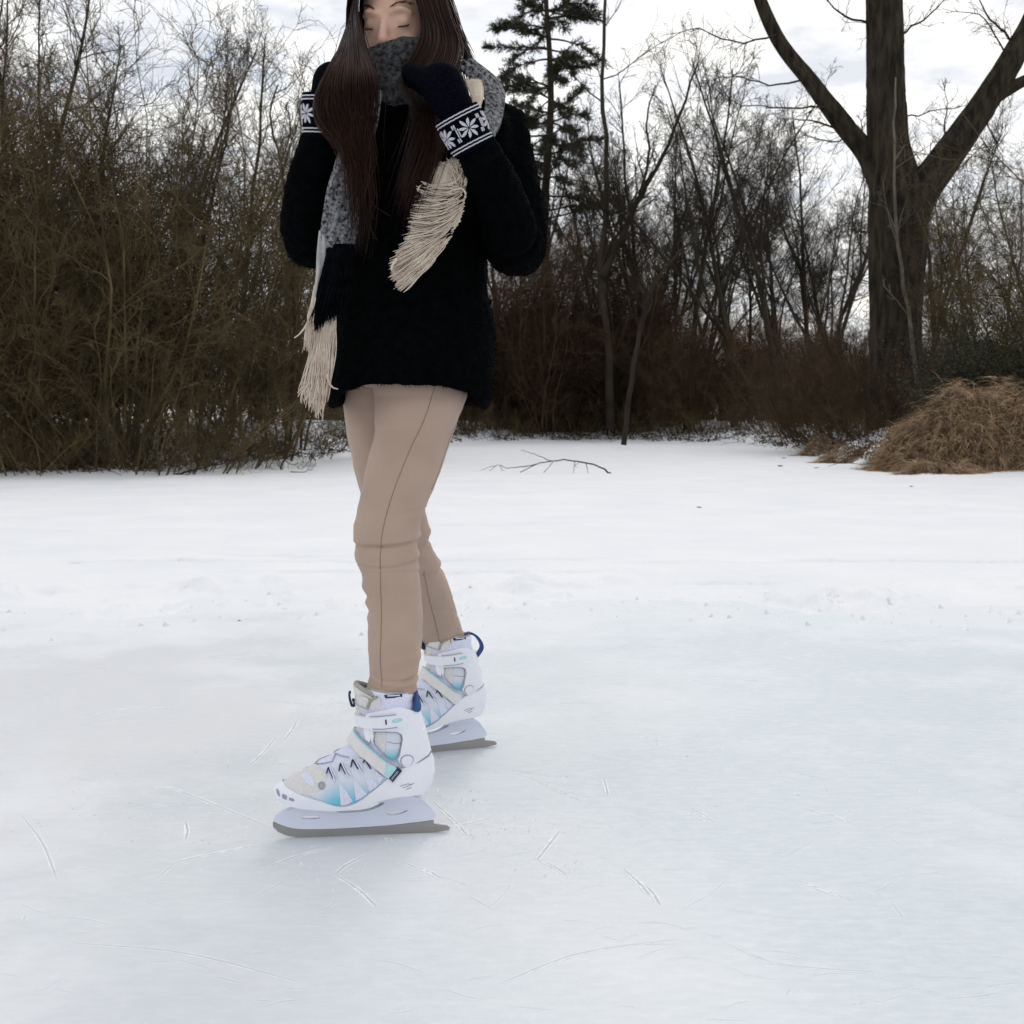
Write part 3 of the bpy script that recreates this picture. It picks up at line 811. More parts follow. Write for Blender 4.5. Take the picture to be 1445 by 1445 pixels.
M_MOTTLE = mat('mottled_grey_wool', (0.005, 0.006, 0.009), 0.95, col2=(0.30, 0.30, 0.32), scale=150, bump=0.7, bscale=260, detail=2.5)
M_DARKMOTTLE = mat('dark_mottled_wool', (0.003, 0.0035, 0.005), 0.95, col2=(0.085, 0.085, 0.095), scale=120, bump=0.7, bscale=260, detail=2.5)
M_BLACKWOOL = mat('black_wool', (0.0025, 0.003, 0.0045), 0.95, var=0.6, scale=60, bump=0.5, bscale=300, spec=0.04)

G_FAR = ground(700, 1053)
FAR_DIR = Vector((-math.cos(math.radians(19)), -math.sin(math.radians(19)), 0))
FAR_POS = G_FAR + FAR_DIR * 0.030
person = bpy.data.objects.new('person_pending', None)     # replaced by the body mesh below

def loft(rings, cap=True):
    k = len(rings[0]); V = [q for r in rings for q in r]; Fc = []
    for i in range(len(rings) - 1):
        for j in range(k): Fc.append((i * k + j, i * k + (j + 1) % k, (i + 1) * k + (j + 1) % k, (i + 1) * k + j))
    if cap:
        Fc.append(tuple(range(k - 1, -1, -1))); Fc.append(tuple(range((len(rings) - 1) * k, len(rings) * k)))
    return V, Fc
def tube_rings(P, R, k=20, squash=None):
    """rings round a 3-D path; squash = (axis, factor) flattens them"""
    P = [Vector(p) for p in P]; out = []
    for i, p in enumerate(P):
        t = (P[min(i + 1, len(P) - 1)] - P[max(i - 1, 0)]).normalized()
        ref = Vector((0, 1, 0)) if abs(t.y) < 0.85 else Vector((1, 0, 0))
        u = t.cross(ref).normalized(); v = t.cross(u)
        ring = []
        for j in range(k):
            a = 2 * math.pi * j / k
            d = (u * math.cos(a) + v * math.sin(a)) * R[i]
            if squash: d -= squash[0] * d.dot(squash[0]) * (1 - squash[1])
            ring.append(p + d)
        out.append(ring)
    return out
class Union:
    def __init__(self): self.V, self.F = [], []
    def add(self, V, Fc):
        b = len(self.V); self.V += [tuple(v) for v in V]; self.F += [tuple(b + i for i in f) for f in Fc]
    def limb(self, P, R, n=None, k=20, squash=None):
        if n:
            Q = catmull([tuple(p) + (r,) for p, r in zip(P, R)], n)
            P, R = [q[:3] for q in Q], [max(0.001, q[3]) for q in Q]
        rings = tube_rings(P, R, k, squash)
        t0 = (Vector(P[0]) - Vector(P[1])).normalized(); t1 = (Vector(P[-1]) - Vector(P[-2])).normalized()
        c0 = [[Vector(P[0]) + (q - Vector(P[0])) * c + t0 * R[0] * s for q in rings[0]] for c, s in ((0.25, 0.9), (0.7, 0.66), (0.92, 0.33))]
        c1 = [[Vector(P[-1]) + (q - Vector(P[-1])) * c + t1 * R[-1] * s for q in rings[-1]] for c, s in ((0.92, 0.33), (0.7, 0.66), (0.25, 0.9))]
        self.add(*loft(c0 + rings + c1))
    def ball(self, c, r, mtx=None, seg=20, rg=12):
        rings = []
        for i in range(1, rg):
            p = math.pi * i / rg
            rings.append([Vector((r[0] * math.sin(p) * math.cos(2 * math.pi * j / seg), r[1] * math.sin(p) * math.sin(2 * math.pi * j / seg), -r[2] * math.cos(p))) for j in range(seg)])
        rings = [[Vector(c) + (mtx @ q if mtx else q) for q in rr] for rr in rings]
        self.add(*loft(rings))
    def build(self, name, m, parent, voxel, smooth=6, disp=None):
        o = mesh_obj(name, self.V, self.F, m)
        md = o.modifiers.new('r', 'REMESH'); md.mode = 'VOXEL'; md.voxel_size = voxel; md.use_smooth_shade = True
        if smooth:
            ms = o.modifiers.new('s', 'SMOOTH'); ms.factor = 0.5; ms.iterations = smooth
        dg = bpy.context.evaluated_depsgraph_get(); dg.update()
        me = bpy.data.meshes.new_from_object(o.evaluated_get(dg))
        o.modifiers.clear(); old = o.data; o.data = me; bpy.data.meshes.remove(old); me.name = name
        if disp:
            n = len(me.vertices); co = np.empty(n * 3); no = np.empty(n * 3)
            me.vertices.foreach_get('co', co); me.vertices.foreach_get('normal', no)
            co = co.reshape(-1, 3); no = no.reshape(-1, 3)
            d = np.array([disp(c, nn) for c, nn in zip(co, no)])
            me.vertices.foreach_set('co', (co + no * d[:, None]).ravel()); me.update()
        me.polygons.foreach_set('use_smooth', np.ones(len(me.polygons), dtype=bool))
        if parent: o.parent = parent
        return o

# ---- legs: traced widths, each at its own depth
NEAR_LEG = [(520, 517, 664, 2.42), (560, 529, 659, 2.40), (608, 530, 641, 2.36), (653, 519, 625.6, 2.32), (695, 510.5, 610, 2.28), (721, 504, 598, 2.25), (740, 499.5, 593, 2.235), (763, 500.5, 588, 2.22), (790, 505.5, 588.5, 2.205), (826, 513, 594, 2.19),
            (868, 518.5, 597, 2.165), (900, 520.5, 595.5, 2.145), (930, 521, 592.5, 2.13), (953, 521, 589, 2.12), (968, 518, 586.5, 2.115), (985, 521, 583, 2.115), (1010, 527, 580, 2.11)]
FAR_LEG = [(520, 480, 604, 2.50), (569, 484.5, 600, 2.50), (619, 491.5, 601, 2.49), (658, 499.5, 601, 2.48), (695, 510, 600, 2.48), (721, 519, 599, 2.48), (745, 524, 605, 2.49), (760, 527, 606.5, 2.50), (790, 536, 618, 2.53), (808, 543, 626, 2.55),
           (850, 564, 641, 2.60), (880, 579, 649, 2.635), (903, 592, 655, 2.66), (915, 597, 655, 2.67), (935, 602, 654, 2.675)]
def leg_data(tr, py):
    l, r, Y = interp(tr, py)
    return l, r, Y
def leg_radius_fold(py, th, which):
    """cloth folds: thin horizontal ridges, strongest behind and in front of the knee"""
    d = 0.0
    if which == 'near':
        # (height, width, depth, phase, slant) of ridges, then sharp creases
        for c, w, a, ph, sl in ((752, 6, .0055, 0.5, 8), (778, 6, .0045, 1.0, 6), (731, 6, .0026, 2.0, -8), (716, 7, .0022, 0.3, 9), (797, 6, .0026, 2.6, 5), (832, 6, .0020, 2.8, 5), (952, 4, .0032, 0.6, 9), (972, 3.5, .0034, 0.2, 5), (938, 6, .0022, 1.0, -14),
                                (763, 2.4, -.0044, -0.6, 5), (790, 2.2, -.0026, -.3, 7), (722, 2.0, -.0018, 1.2, -5), (962, 2.6, -.0034, 1.5, -9), (944, 2.2, -.0022, .3, 11), (808, 2, -.0016, 0.2, -6)):
            x = (py - c - sl * math.sin(th + ph)) / w
            d += a * math.exp(-x * x) * (0.5 + 0.5 * math.cos(th - 1.0 + ph))
        left = max(0.0, -math.cos(th)) ** 4
        if 755 < py < 900: d += left * 0.0026 * math.sin((py - 755) / 4.6 + 1.5 * math.sin(py / 17)) * smoothstep(755, 775, py) * (1 - smoothstep(850, 900, py))
    else:
        for c, w, a, ph, sl in ((750, 5, .0042, 0.0, 7), (792, 5, .0064, 0.2, 6), (779, 4, .002, 1.0, 5), (893, 4, .0034, 0.5, 8), (762, 2.2, -.004, 0.4, 5), (801, 2.4, -.004, .3, 5), (903, 2.6, -.003, .9, -6), (840, 3, -.0016, .5, 14), (868, 3, -.0014, .1, -14)):
            x = (py - c - sl * math.sin(th + ph)) / w
            d += a * math.exp(-x * x) * (0.5 + 0.5 * math.cos(th - .6 + ph))
    d += 0.0032 * fbm((math.cos(th) * 1.1 + (3 if which == 'far' else 0), math.sin(th) * 1.1, py * 0.016), 1, 3)
    return d
def leg_point(tr, py, th, which, off=0.0):
    l, r, Y = leg_data(tr, py)
    A, B = at(l, py, Y), at(r, py, Y)
    c = (A + B) / 2; a = (B.x - A.x) / 2
    b = a * 1.02
    rr = 1 + (leg_radius_fold(py, th, which) + off) / a
    n = 2.15
    ca, sa = math.cos(th), math.sin(th)
    k = (abs(ca) ** n + abs(sa) ** n) ** (-1 / n)
    return Vector((c.x + a * ca * k * rr, c.y - b * sa * k * rr, c.z))
def build_trousers(parent):
    V, Fc = [], []
    for tr, which in ((NEAR_LEG, 'near'), (FAR_LEG, 'far')):
        ys = np.linspace(tr[0][0], tr[-1][0] - (22 if which == 'near' else 18), 430); K = 72
        base = len(V)
        for py in ys:
            for j in range(K): V.append(leg_point(tr, py, 2 * math.pi * j / K, which))
        for i in range(len(ys) - 1):
            for j in range(K): Fc.append((base + i * K + j, base + (i + 1) * K + j, base + (i + 1) * K + (j + 1) % K, base + i * K + (j + 1) % K))
        last = base + (len(ys) - 1) * K                     # turned-in hem
        h = len(V)
        for j in range(K):
            p = leg_point(tr, ys[-1], 2 * math.pi * j / K, which, -0.006); p.z += 0.006; V.append(p)
        for j in range(K): Fc.append((last + j, h + j, h + (j + 1) % K, last + (j + 1) % K))
    # seat and hips under the coat
    hip = []
    for py, l, r, Y, b in ((400, 500, 660, 2.46, .10), (440, 490, 664, 2.46, .12), (480, 482, 666, 2.46, .125), (515, 482, 664, 2.455, .125), (540, 490, 655, 2.45, .11), (548, 520, 630, 2.45, .07)):
        A, B = at(l, py, Y), at(r, py, Y); c = (A + B) / 2; a = (B.x - A.x) / 2
        hip.append([Vector((c.x + a * math.cos(t), c.y - b * math.sin(t), c.z)) for t in np.linspace(0, 2 * math.pi, 41)[:-1]])
    v, f = loft(hip); b0 = len(V); V += v; Fc += [tuple(b0 + i for i in q) for q in f]
    o = mesh_obj('trousers', V, Fc, M_PANTS, parent)
    def theta_at(tr, px, py):
        l, r, Y = leg_data(tr, py)
        x = max(-0.999, min(0.999, (px - (l + r) / 2) / ((r - l) / 2)))
        lo, hi = 0.0, math.pi
        for _ in range(30):
            m = (lo + hi) / 2
            ca, sa = math.cos(m), math.sin(m); k = (abs(ca) ** 2.15 + abs(sa) ** 2.15) ** (-1 / 2.15)
            if ca * k > x: lo = m
            else: hi = m
        return m
    def seam(tr, which, path, r=0.0008):
        c = Chains(); pts = []
        P = catmull([(x, y, 0) for x, y in path], 90)
        for q in P:
            pts.append(leg_point(tr, q[1], theta_at(tr, q[0], q[1]), which, 0.0001))
        c.add(pts, [r] * len(pts), 5)
        return c.build('seam', M_SEAM, o)
    seam(NEAR_LEG, 'near', [(619, 545), (603, 592), (586, 627), (570, 665), (557, 700), (547, 735), (543, 760), (541, 800), (542, 868), (541, 920), (543, 962)])
    seam(NEAR_LEG, 'near', [(658, 575), (640, 608), (624, 653), (609, 690)], 0.0008)
    seam(FAR_LEG, 'far', [(600, 800), (608, 840), (616, 870), (622, 900)], 0.0008)
    return o

# ---- coat
TOR = [(118, 540, 596, 2.43, .055, 0), (134, 530, 612, 2.43, .065, 0), (148, 508, 668, 2.43, .085, 0), (165, 484, 700, 2.43, .105, 0), (190, 470, 706, 2.43, .12, 0), (230, 464, 700, 2.43, .13, 0), (300, 464, 690, 2.43, .135, 0), (360, 470, 686, 2.43, .135, 0),
       (409, 473, 686, 2.43, .14, 0), (441, 472, 695, 2.43, .15, 0), (476, 469, 700.5, 2.43, .155, 0), (515, 466, 697.5, 2.43, .16, 0.25), (545, 463, 694, 2.43, .16, 0.7), (560, 463, 690, 2.43, .155, 1.0)]
def torso_ring(py, l, r, Y, b, f, k=44, inset=0.0):
    A, B = at(l, py, Y), at(r, py, Y); c = (A + B) / 2; a = (B.x - A.x) / 2 - inset; b -= inset
    out = []
    for j in range(k):
        t = 2 * math.pi * j / k
        x, y = math.cos(t), math.sin(t)
        n = 2.4; q = (abs(x) ** n + abs(y) ** n) ** (-1 / n)
        z = c.z
        # the front hem rides up, the sides and back hang lower
        xx = x * q
        front = 0.016 - 0.0 * xx if y > 0 else -0.02
        z += f * ((front - 0.036 * abs(xx) ** 4 - (0.008 if xx > 0 else 0.0) * abs(xx) ** 6) if y > 0 else (-0.02 - 0.0 * xx))
        out.append(Vector((c.x + a * xx, c.y - b * y * q, z)))
    return out
def P3(px, py, Y): return tuple(at(px, py, Y))
ARM_L = dict(sh=P3(690, 178, 2.43), el=P3(733, 352, 2.36), wr=P3(672, 216, 2.17))        # her left arm, at the photo's right
ARM_R = dict(sh=P3(478, 185, 2.45), el=P3(441, 350, 2.40), wr=P3(456, 200, 2.24))
def build_coat(parent):
    U = Union()
    rings = [torso_ring(*r) for r in TOR]
    U.add(*loft(rings + [torso_ring(556, 470, 684, 2.43, .148, 1.0, inset=0.012), torso_ring(520, 480, 676, 2.43, .13, 0.3, inset=0.014)]))
    # left sleeve: upper arm and forearm folded up against it
    U.limb([P3(700, 176, 2.43), P3(713, 185, 2.43), P3(722, 240, 2.42), P3(729, 300, 2.40), P3(730, 352, 2.37)], [.045, .043, .049, .056, .058], 18)
    U.limb([P3(728, 350, 2.36), P3(722, 330, 2.31), P3(706, 285, 2.25), P3(690, 245, 2.20), P3(676, 214, 2.165)], [.056, .054, .050, .045, .039], 18)
    # shoulder peak beside the scarf
    U.limb([P3(690, 185, 2.44), P3(712, 172, 2.44), P3(722, 172, 2.44)], [.05, .034, .030], 8)
    U.ball(P3(694, 195, 2.38), (.045, .06, .06)); U.ball(P3(680, 165, 2.43), (.05, .06, .03)); U.ball(P3(497, 176, 2.44), (.05, .06, .035))
    # right sleeve
    U.limb([P3(486, 182, 2.46), P3(466, 220, 2.45), P3(448, 290, 2.43), P3(443, 345, 2.40)], [.055, .055, .054, .052], 16)
    U.limb([P3(440, 342, 2.38), P3(436, 320, 2.34), P3(443, 260, 2.29), P3(450, 222, 2.26), P3(452, 204, 2.245)], [.054, .053, .051, .046, .041], 16)
    def fl(c, n):
        v = 0.006 * fbm((c[0] * 9, c[1] * 9, c[2] * 7), 1, 4) + 0.0022 * fbm((c[0] * 60, c[1] * 60, c[2] * 60), 1, 3)
        return v
    o = U.build('coat', M_COAT, parent, 0.0065, 10, fl)
    # short pile on the fleece
    r = random.Random(3)
    me = o.data; V, T = [], []
    polys = me.polygons
    for _ in range(26000):
        p = polys[r.randrange(len(polys))]
        c, n = p.center, p.normal
        d = (n + Vector((r.gauss(0, .45), r.gauss(0, .45), r.gauss(-.25, .45)))).normalized()
        w = n.cross(Vector((r.random(), r.random(), r.random()))).normalized() * 0.0006
        b = len(V); L = r.uniform(.003, .009)
        V += [tuple(c - w), tuple(c + w), tuple(c + d * L)]; T.append((b, b + 1, b + 2))
    pile = mesh_obj('pile', np.array(V), np.array(T), M_COAT, o, smooth=False); tag(pile, kind='stuff')
    return o

# ---- hands: five curled fingers each, used by body (bare) and gloves (thicker)
def hand_chains(wr, palm_dir, side, curl, k=1.0):
    """wr wrist, palm_dir knuckle direction, side towards the thumb, curl where the fingers bend"""
    wr, d, s, c = Vector(wr), Vector(palm_dir).normalized(), Vector(side).normalized(), Vector(curl).normalized()
    out = [([wr - d * .02, wr + d * .03, wr + d * .075], [.021, .031, .036], None)]
    for i, (o, L) in enumerate(((.030, .070), (.010, .078), (-.010, .072), (-.029, .058))):
        b = wr + d * (.078 - abs(o) * .25) + s * o
        p1 = b + (d * .62 + c * .78) * L * .48
        p2 = p1 + (d * -.25 + c * .97) * L * .32
        p3 = p2 + (d * -.85 + c * .50) * L * .26
        out.append(([b - d * .02, b, p1, p2, p3], [.0095, .0095, .0088, .0082, .0072], 1))
    b = wr + d * .025 + s * .030
    out.append(([b, b + (d * .5 + s * .75) * .028, b + (d * .8 + s * .45 + c * .5) * .058, b + (d * .75 + c * .9) * .075], [.013, .012, .0105, .009], 1))
    return out
HAND_L = (P3(650, 168, 2.145), Vector(P3(608, 92, 2.17)) - Vector(P3(650, 168, 2.145)), (-.75, -.2, .5), (-.45, .88, -.05))
HAND_R = (P3(458, 172, 2.225), Vector(P3(478, 88, 2.24)) - Vector(P3(458, 172, 2.225)), (.8, -.2, .3), (.45, .88, -.05))

# ---- head frame
HC = at(566, 47, 2.42)                                     # between the ears
HY = math.radians(-16)                                     # turned a little to the photo's left, chin down
HEAD = Matrix.Rotation(HY, 3, 'Z') @ Matrix.Rotation(math.radians(12), 3, 'X')
def hp(x, y, z):                                           # x her left, -y out of the face, z up
    return HC + HEAD @ Vector((x, y, z))

def build_body():
    U = Union()
    m4 = HEAD
    # skull, jaw, neck
    U.ball(hp(0, .018, .045), (.074, .092, .080), m4)
    U.ball(hp(0, -.018, .000), (.064, .072, .088), m4)
    U.ball(hp(0, -.030, -.055), (.048, .052, .050), m4)
    U.ball(hp(0, -.066, -.082), (.022, .020, .017), m4)
    U.limb([hp(0, .02, -.03), hp(0, .03, -.09), at(578, 150, 2.44)], [.052, .050, .056], 8)
    # nose, brow, lids, cheeks, lips, ears
    U.limb([hp(0, -.083, .022), hp(0, -.094, .000), hp(0, -.104, -.020)], [.008, .009, .0105], 8)
    U.ball(hp(-.010, -.094, -.024), (.0075, .009, .007), m4); U.ball(hp(.010, -.094, -.024), (.0075, .009, .007), m4)
    for sx in (-1, 1):
        U.limb([hp(.012 * sx, -.084, .030), hp(.032 * sx, -.082, .035), hp(.048 * sx, -.066, .028)], [.0065, .0065, .005], 8)
        U.ball(hp(.031 * sx, -.070, .013), (.0155, .0145, .0135), m4)
        U.ball(hp(.034 * sx, -.056, -.022), (.021, .022, .022), m4)
        U.ball(hp(.073 * sx, .012, -.002), (.008, .018, .030), m4)
    U.limb([hp(-.022, -.078, -.050), hp(0, -.089, -.047), hp(.022, -.078, -.050)], [.0045, .0065, .0045], 8)
    U.limb([hp(-.019, -.077, -.058), hp(0, -.087, -.059), hp(.019, -.077, -.058)], [.0045, .007, .0045], 8)
    # trunk
    U.add(*loft([torso_ring(py, (l + r) / 2 - (r - l) * .34, (l + r) / 2 + (r - l) * .34, Y, b * .68, 0, 28) for py, l, r, Y, b, f in TOR[1:12]]))
    # arms
    for A, md in ((ARM_L, P3(722, 255, 2.415)), (ARM_R, P3(455, 265, 2.435))):
        U.limb([A['sh'], md, A['el']], [.030, .029, .028], 10); U.limb([A['el'], A['wr']], [.029, .024], 8)
    U.limb([ARM_L['wr'], HAND_L[0]], [.026, .025], 4); U.limb([ARM_R['wr'], HAND_R[0]], [.026, .025], 4)
    U.limb([P3(578, 160, 2.44), ARM_L['sh']], [.045, .030], 6); U.limb([P3(578, 160, 2.44), ARM_R['sh']], [.045, .030], 6)
    for H in (HAND_L, HAND_R):
        for P, R, s in hand_chains(*H): U.limb(P, [q - .002 for q in R], 10, 12)
    # legs and feet inside trousers and boots
    for tr, pos, dr, which in ((NEAR_LEG, NEAR_POS, NEAR_DIR, 'near'), (FAR_LEG, FAR_POS, FAR_DIR, 'far')):
        P, R = [], []
        for py in np.linspace(tr[0][0] - 6, tr[-1][0] - 26, 14):
            l, r, Y = leg_data(tr, max(py, tr[0][0])); A, B = at(l, py, Y), at(r, py, Y)
            P.append((A + B) / 2); R.append((B.x - A.x) / 2 * 0.78)
        zt = Vector(P[-1])
        ank = pos + dr * .075 + Vector((0, 0, .165))
        P += [ank]; R += [.030]
        U.limb(P, R, None, 16)
        U.limb([ank, pos + dr * .07 + Vector((0, 0, .125))], [.030, .028], 4, 12)
        U.limb([pos + dr * .06 + Vector((0, 0, .115)), pos + dr * .13 + Vector((0, 0, .108)), pos + dr * .205 + Vector((0, 0, .092)), pos + dr * .235 + Vector((0, 0, .088))], [.028, .027, .019, .012], 10, 12)
    return U.build('person', M_SKIN, None, 0.0042, 5)
# ------------------------------------------------------------------ gloves, scarf, hair
def cuff_frame(A, B, r0, r1):
    A, B = Vector(A), Vector(B); t = (B - A).normalized()
    u = t.cross(Vector((0, 1, 0))).normalized()             # across, towards the photo's right or left
    v = u.cross(t).normalized()
    if v.y > 0: v = -v                                     # v faces the camera side
    if u.x < 0: u = -u
    def pt(a, f, off=0.0):                                 # a angle from the camera-facing line, f along the cuff
        r = r0 + (r1 - r0) * f + 0.002 * math.sin(f * math.pi) + off
        return A + (B - A) * f + (v * math.cos(a) * 0.97 + u * math.sin(a)) * r
    return pt
def build_glove(parent, H, A, B, r0, r1, stars, lab):
    U = Union()
    for P, R, s in hand_chains(*H): U.limb(P, [q + .0035 for q in R], 10, 14)
    glove = U.build('glove', M_KNIT, parent, 0.0042, 4)
    glove['label'] = lab
    pt = cuff_frame(A, B, r0, r1)
    K, n = 48, 14
    V = [pt(2 * math.pi * k / K, -0.15 + 1.25 * i / (n - 1) , 0.0006 * math.sin(k * math.pi / 2)) for i in range(n) for k in range(K)]
    Fc = [(i * K + k, i * K + (k + 1) % K, (i + 1) * K + (k + 1) % K, (i + 1) * K + k) for i in range(n - 1) for k in range(K)]
    Vi = [pt(2 * math.pi * k / K, -0.15 + 0.5 * i, -0.004) for i in range(2) for k in range(K)]
    b = len(V); V += Vi
    Fc += [(k, b + k, b + (k + 1) % K, (k + 1) % K) for k in range(K)] + [(b + k, b + K + k, b + K + (k + 1) % K, b + (k + 1) % K) for k in range(K)]
    cuff = mesh_obj('glove_cuff', V, Fc, M_KNIT, glove)
    def knit(name, quads_):                                # raised white stitches on the cuff
        V, Fc = [], []
        for q in quads_:
            m = len(q)
            b = len(V); V += [pt(a, f, 0.0022) for a, f in q]; V += [pt(a, f, -0.001) for a, f in q]
            Fc.append(tuple(b + i for i in range(m))); Fc += [(b + i, b + m + i, b + m + (i + 1) % m, b + (i + 1) % m) for i in range(m)]
        return mesh_obj(name, V, Fc, M_KNITW, glove, smooth=False)
    for f0 in (0.0, 0.095, 0.905, 1.0):                       # two stripes at each end, stitched
        V, Fc, K2 = [], [], 60
        for k in range(K2):
            a = 2 * math.pi * k / K2; j = 0.006 * math.sin(k * 2.4)
            V += [pt(a, f0 - .021 + j, .0006), pt(a, f0 - .012 + j, .0026), pt(a, f0 + .012 + j, .0026), pt(a, f0 + .021 + j, .0006)]
        for k in range(K2):
            for i in range(3): Fc.append((k * 4 + i, ((k + 1) % K2) * 4 + i, ((k + 1) % K2) * 4 + i + 1, k * 4 + i + 1))
        mesh_obj('knit_stripe', V, Fc, M_KNITW, glove)
    for a0, sc in stars:
        f0 = 0.5
        rr = (r0 + r1) / 2; Lc = (Vector(B) - Vector(A)).length
        for k in range(8):
            th = math.pi * (k + 0.5) / 4 + 0.06
            def loc(d, w):
                x = math.cos(th) * d - math.sin(th) * w; y = math.sin(th) * d + math.cos(th) * w
                return (a0 + x * sc / rr, f0 + y * sc / Lc)
            k8 = .92 if k % 2 else 1.05
            knit('snowflake_petal', [[loc(.0016, 0), loc(.0095 * k8, .0033), loc(.0150 * k8, .0030), loc(.0185 * k8, .0004), loc(.0150 * k8, -.0012), loc(.0090 * k8, -.0016)]])
        for sx in (-1, 1):
            for sy in (-1, 1):
                q = [(a0 + sx * (.0205 + ox) * sc / rr, f0 + sy * (.0125 + oy) * sc / Lc) for ox, oy in ((-.0008, -.004), (.0012, -.004), (.0012, .003), (-.0008, .003))]
                knit('knit_tick', [q])
        for k in (0, 1):
            q = [(a0 + (.0245 + .0035 * k + ox) * sc / rr, f0 + oy * sc / Lc) for ox, oy in ((-.0008, -.0075), (.0008, -.0075), (.0008, .0075), (-.0008, .0075))]
            knit('knit_bar', [q])
    return glove

def ribbon(name, L, R, m, parent, n=60, M=18, bulge=0.010, th=0.006, wr=0.003, seed=0.0, fold=3.0):
    """a strip of woollen cloth between two edge curves (px, py, depth)"""
    Lp = [Vector(at(*q)) for q in catmull(L, n)]; Rp = [Vector(at(*q)) for q in catmull(R, n)]
    V, Fc = [], []
    for lay in (0, 1):
        for i in range(n):
            for k in range(M):
                u = k / (M - 1); p = Lp[i].lerp(Rp[i], u)
                e = math.sin(math.pi * u) ** 0.6
                f = wr * math.sin(u * 6.28 * fold + 1.3 * math.sin(i * .11 + seed)) * e + wr * .8 * fbm((u * 4, i * .06, seed), 1, 3)
                p = p + Vector((0, -(bulge * e + f) + (th * (0.3 + 0.7 * e) if lay else 0), 0.002 * math.sin(i * .4 + seed) * (u - .5)))
                V.append(p)
    B = n * M
    for i in range(n - 1):
        for k in range(M - 1):
            a = i * M + k; Fc += [(a, a + 1, a + M + 1, a + M), (B + a + M, B + a + M + 1, B + a + 1, B + a)]
        for k in (0, M - 1):
            a = i * M + k; Fc.append((a, a + M, B + a + M, B + a))
    for k in range(M - 1):
        for i in (0, n - 1):
            a = i * M + k; Fc.append((a, a + 1, B + a + 1, B + a))
    return mesh_obj(name, V, Fc, m, parent)
def strands(c, S, E, n, r, rad, jit=4.0, bend=(0, 0), pts=13, yj=0.012, sides=4, curl=2.0):
    """n yarns from a point of edge S to the matching point of edge E (edges are lists of (px, py, depth))"""
    for k in range(n):
        u = r.random()
        a = catmull(S, 41)[int(u * 40)]; b = catmull(E, 41)[int(min(1, max(0, u + r.gauss(0, .05))) * 40)]
        b = b + np.array((r.gauss(0, jit * 1.0), r.gauss(0, jit * 1.6), r.gauss(0, yj * .5)))
        a = a + np.array((r.gauss(0, jit * .4), r.gauss(0, jit * .4), 0))
        y0 = r.uniform(-yj, yj); bx, by = bend[0] + r.gauss(0, curl), bend[1] + r.gauss(0, curl)
        w = r.uniform(0.6, 1.35); r_f = r.uniform(5, 12)
        P = []
        for i in range(pts):
            t = i / (pts - 1); s = math.sin(math.pi * t)
            q = a + (b - a) * t + np.array((bx * s + 1.3 * math.sin(t * r_f + k), by * s + .8 * math.sin(t * 13 + k * 2), y0 * min(1, t * 3)))
            P.append(at(*q))
        c.add(P, [rad * w * (1.0 if i < pts - 1 else 0.45) for i in range(pts)], sides)

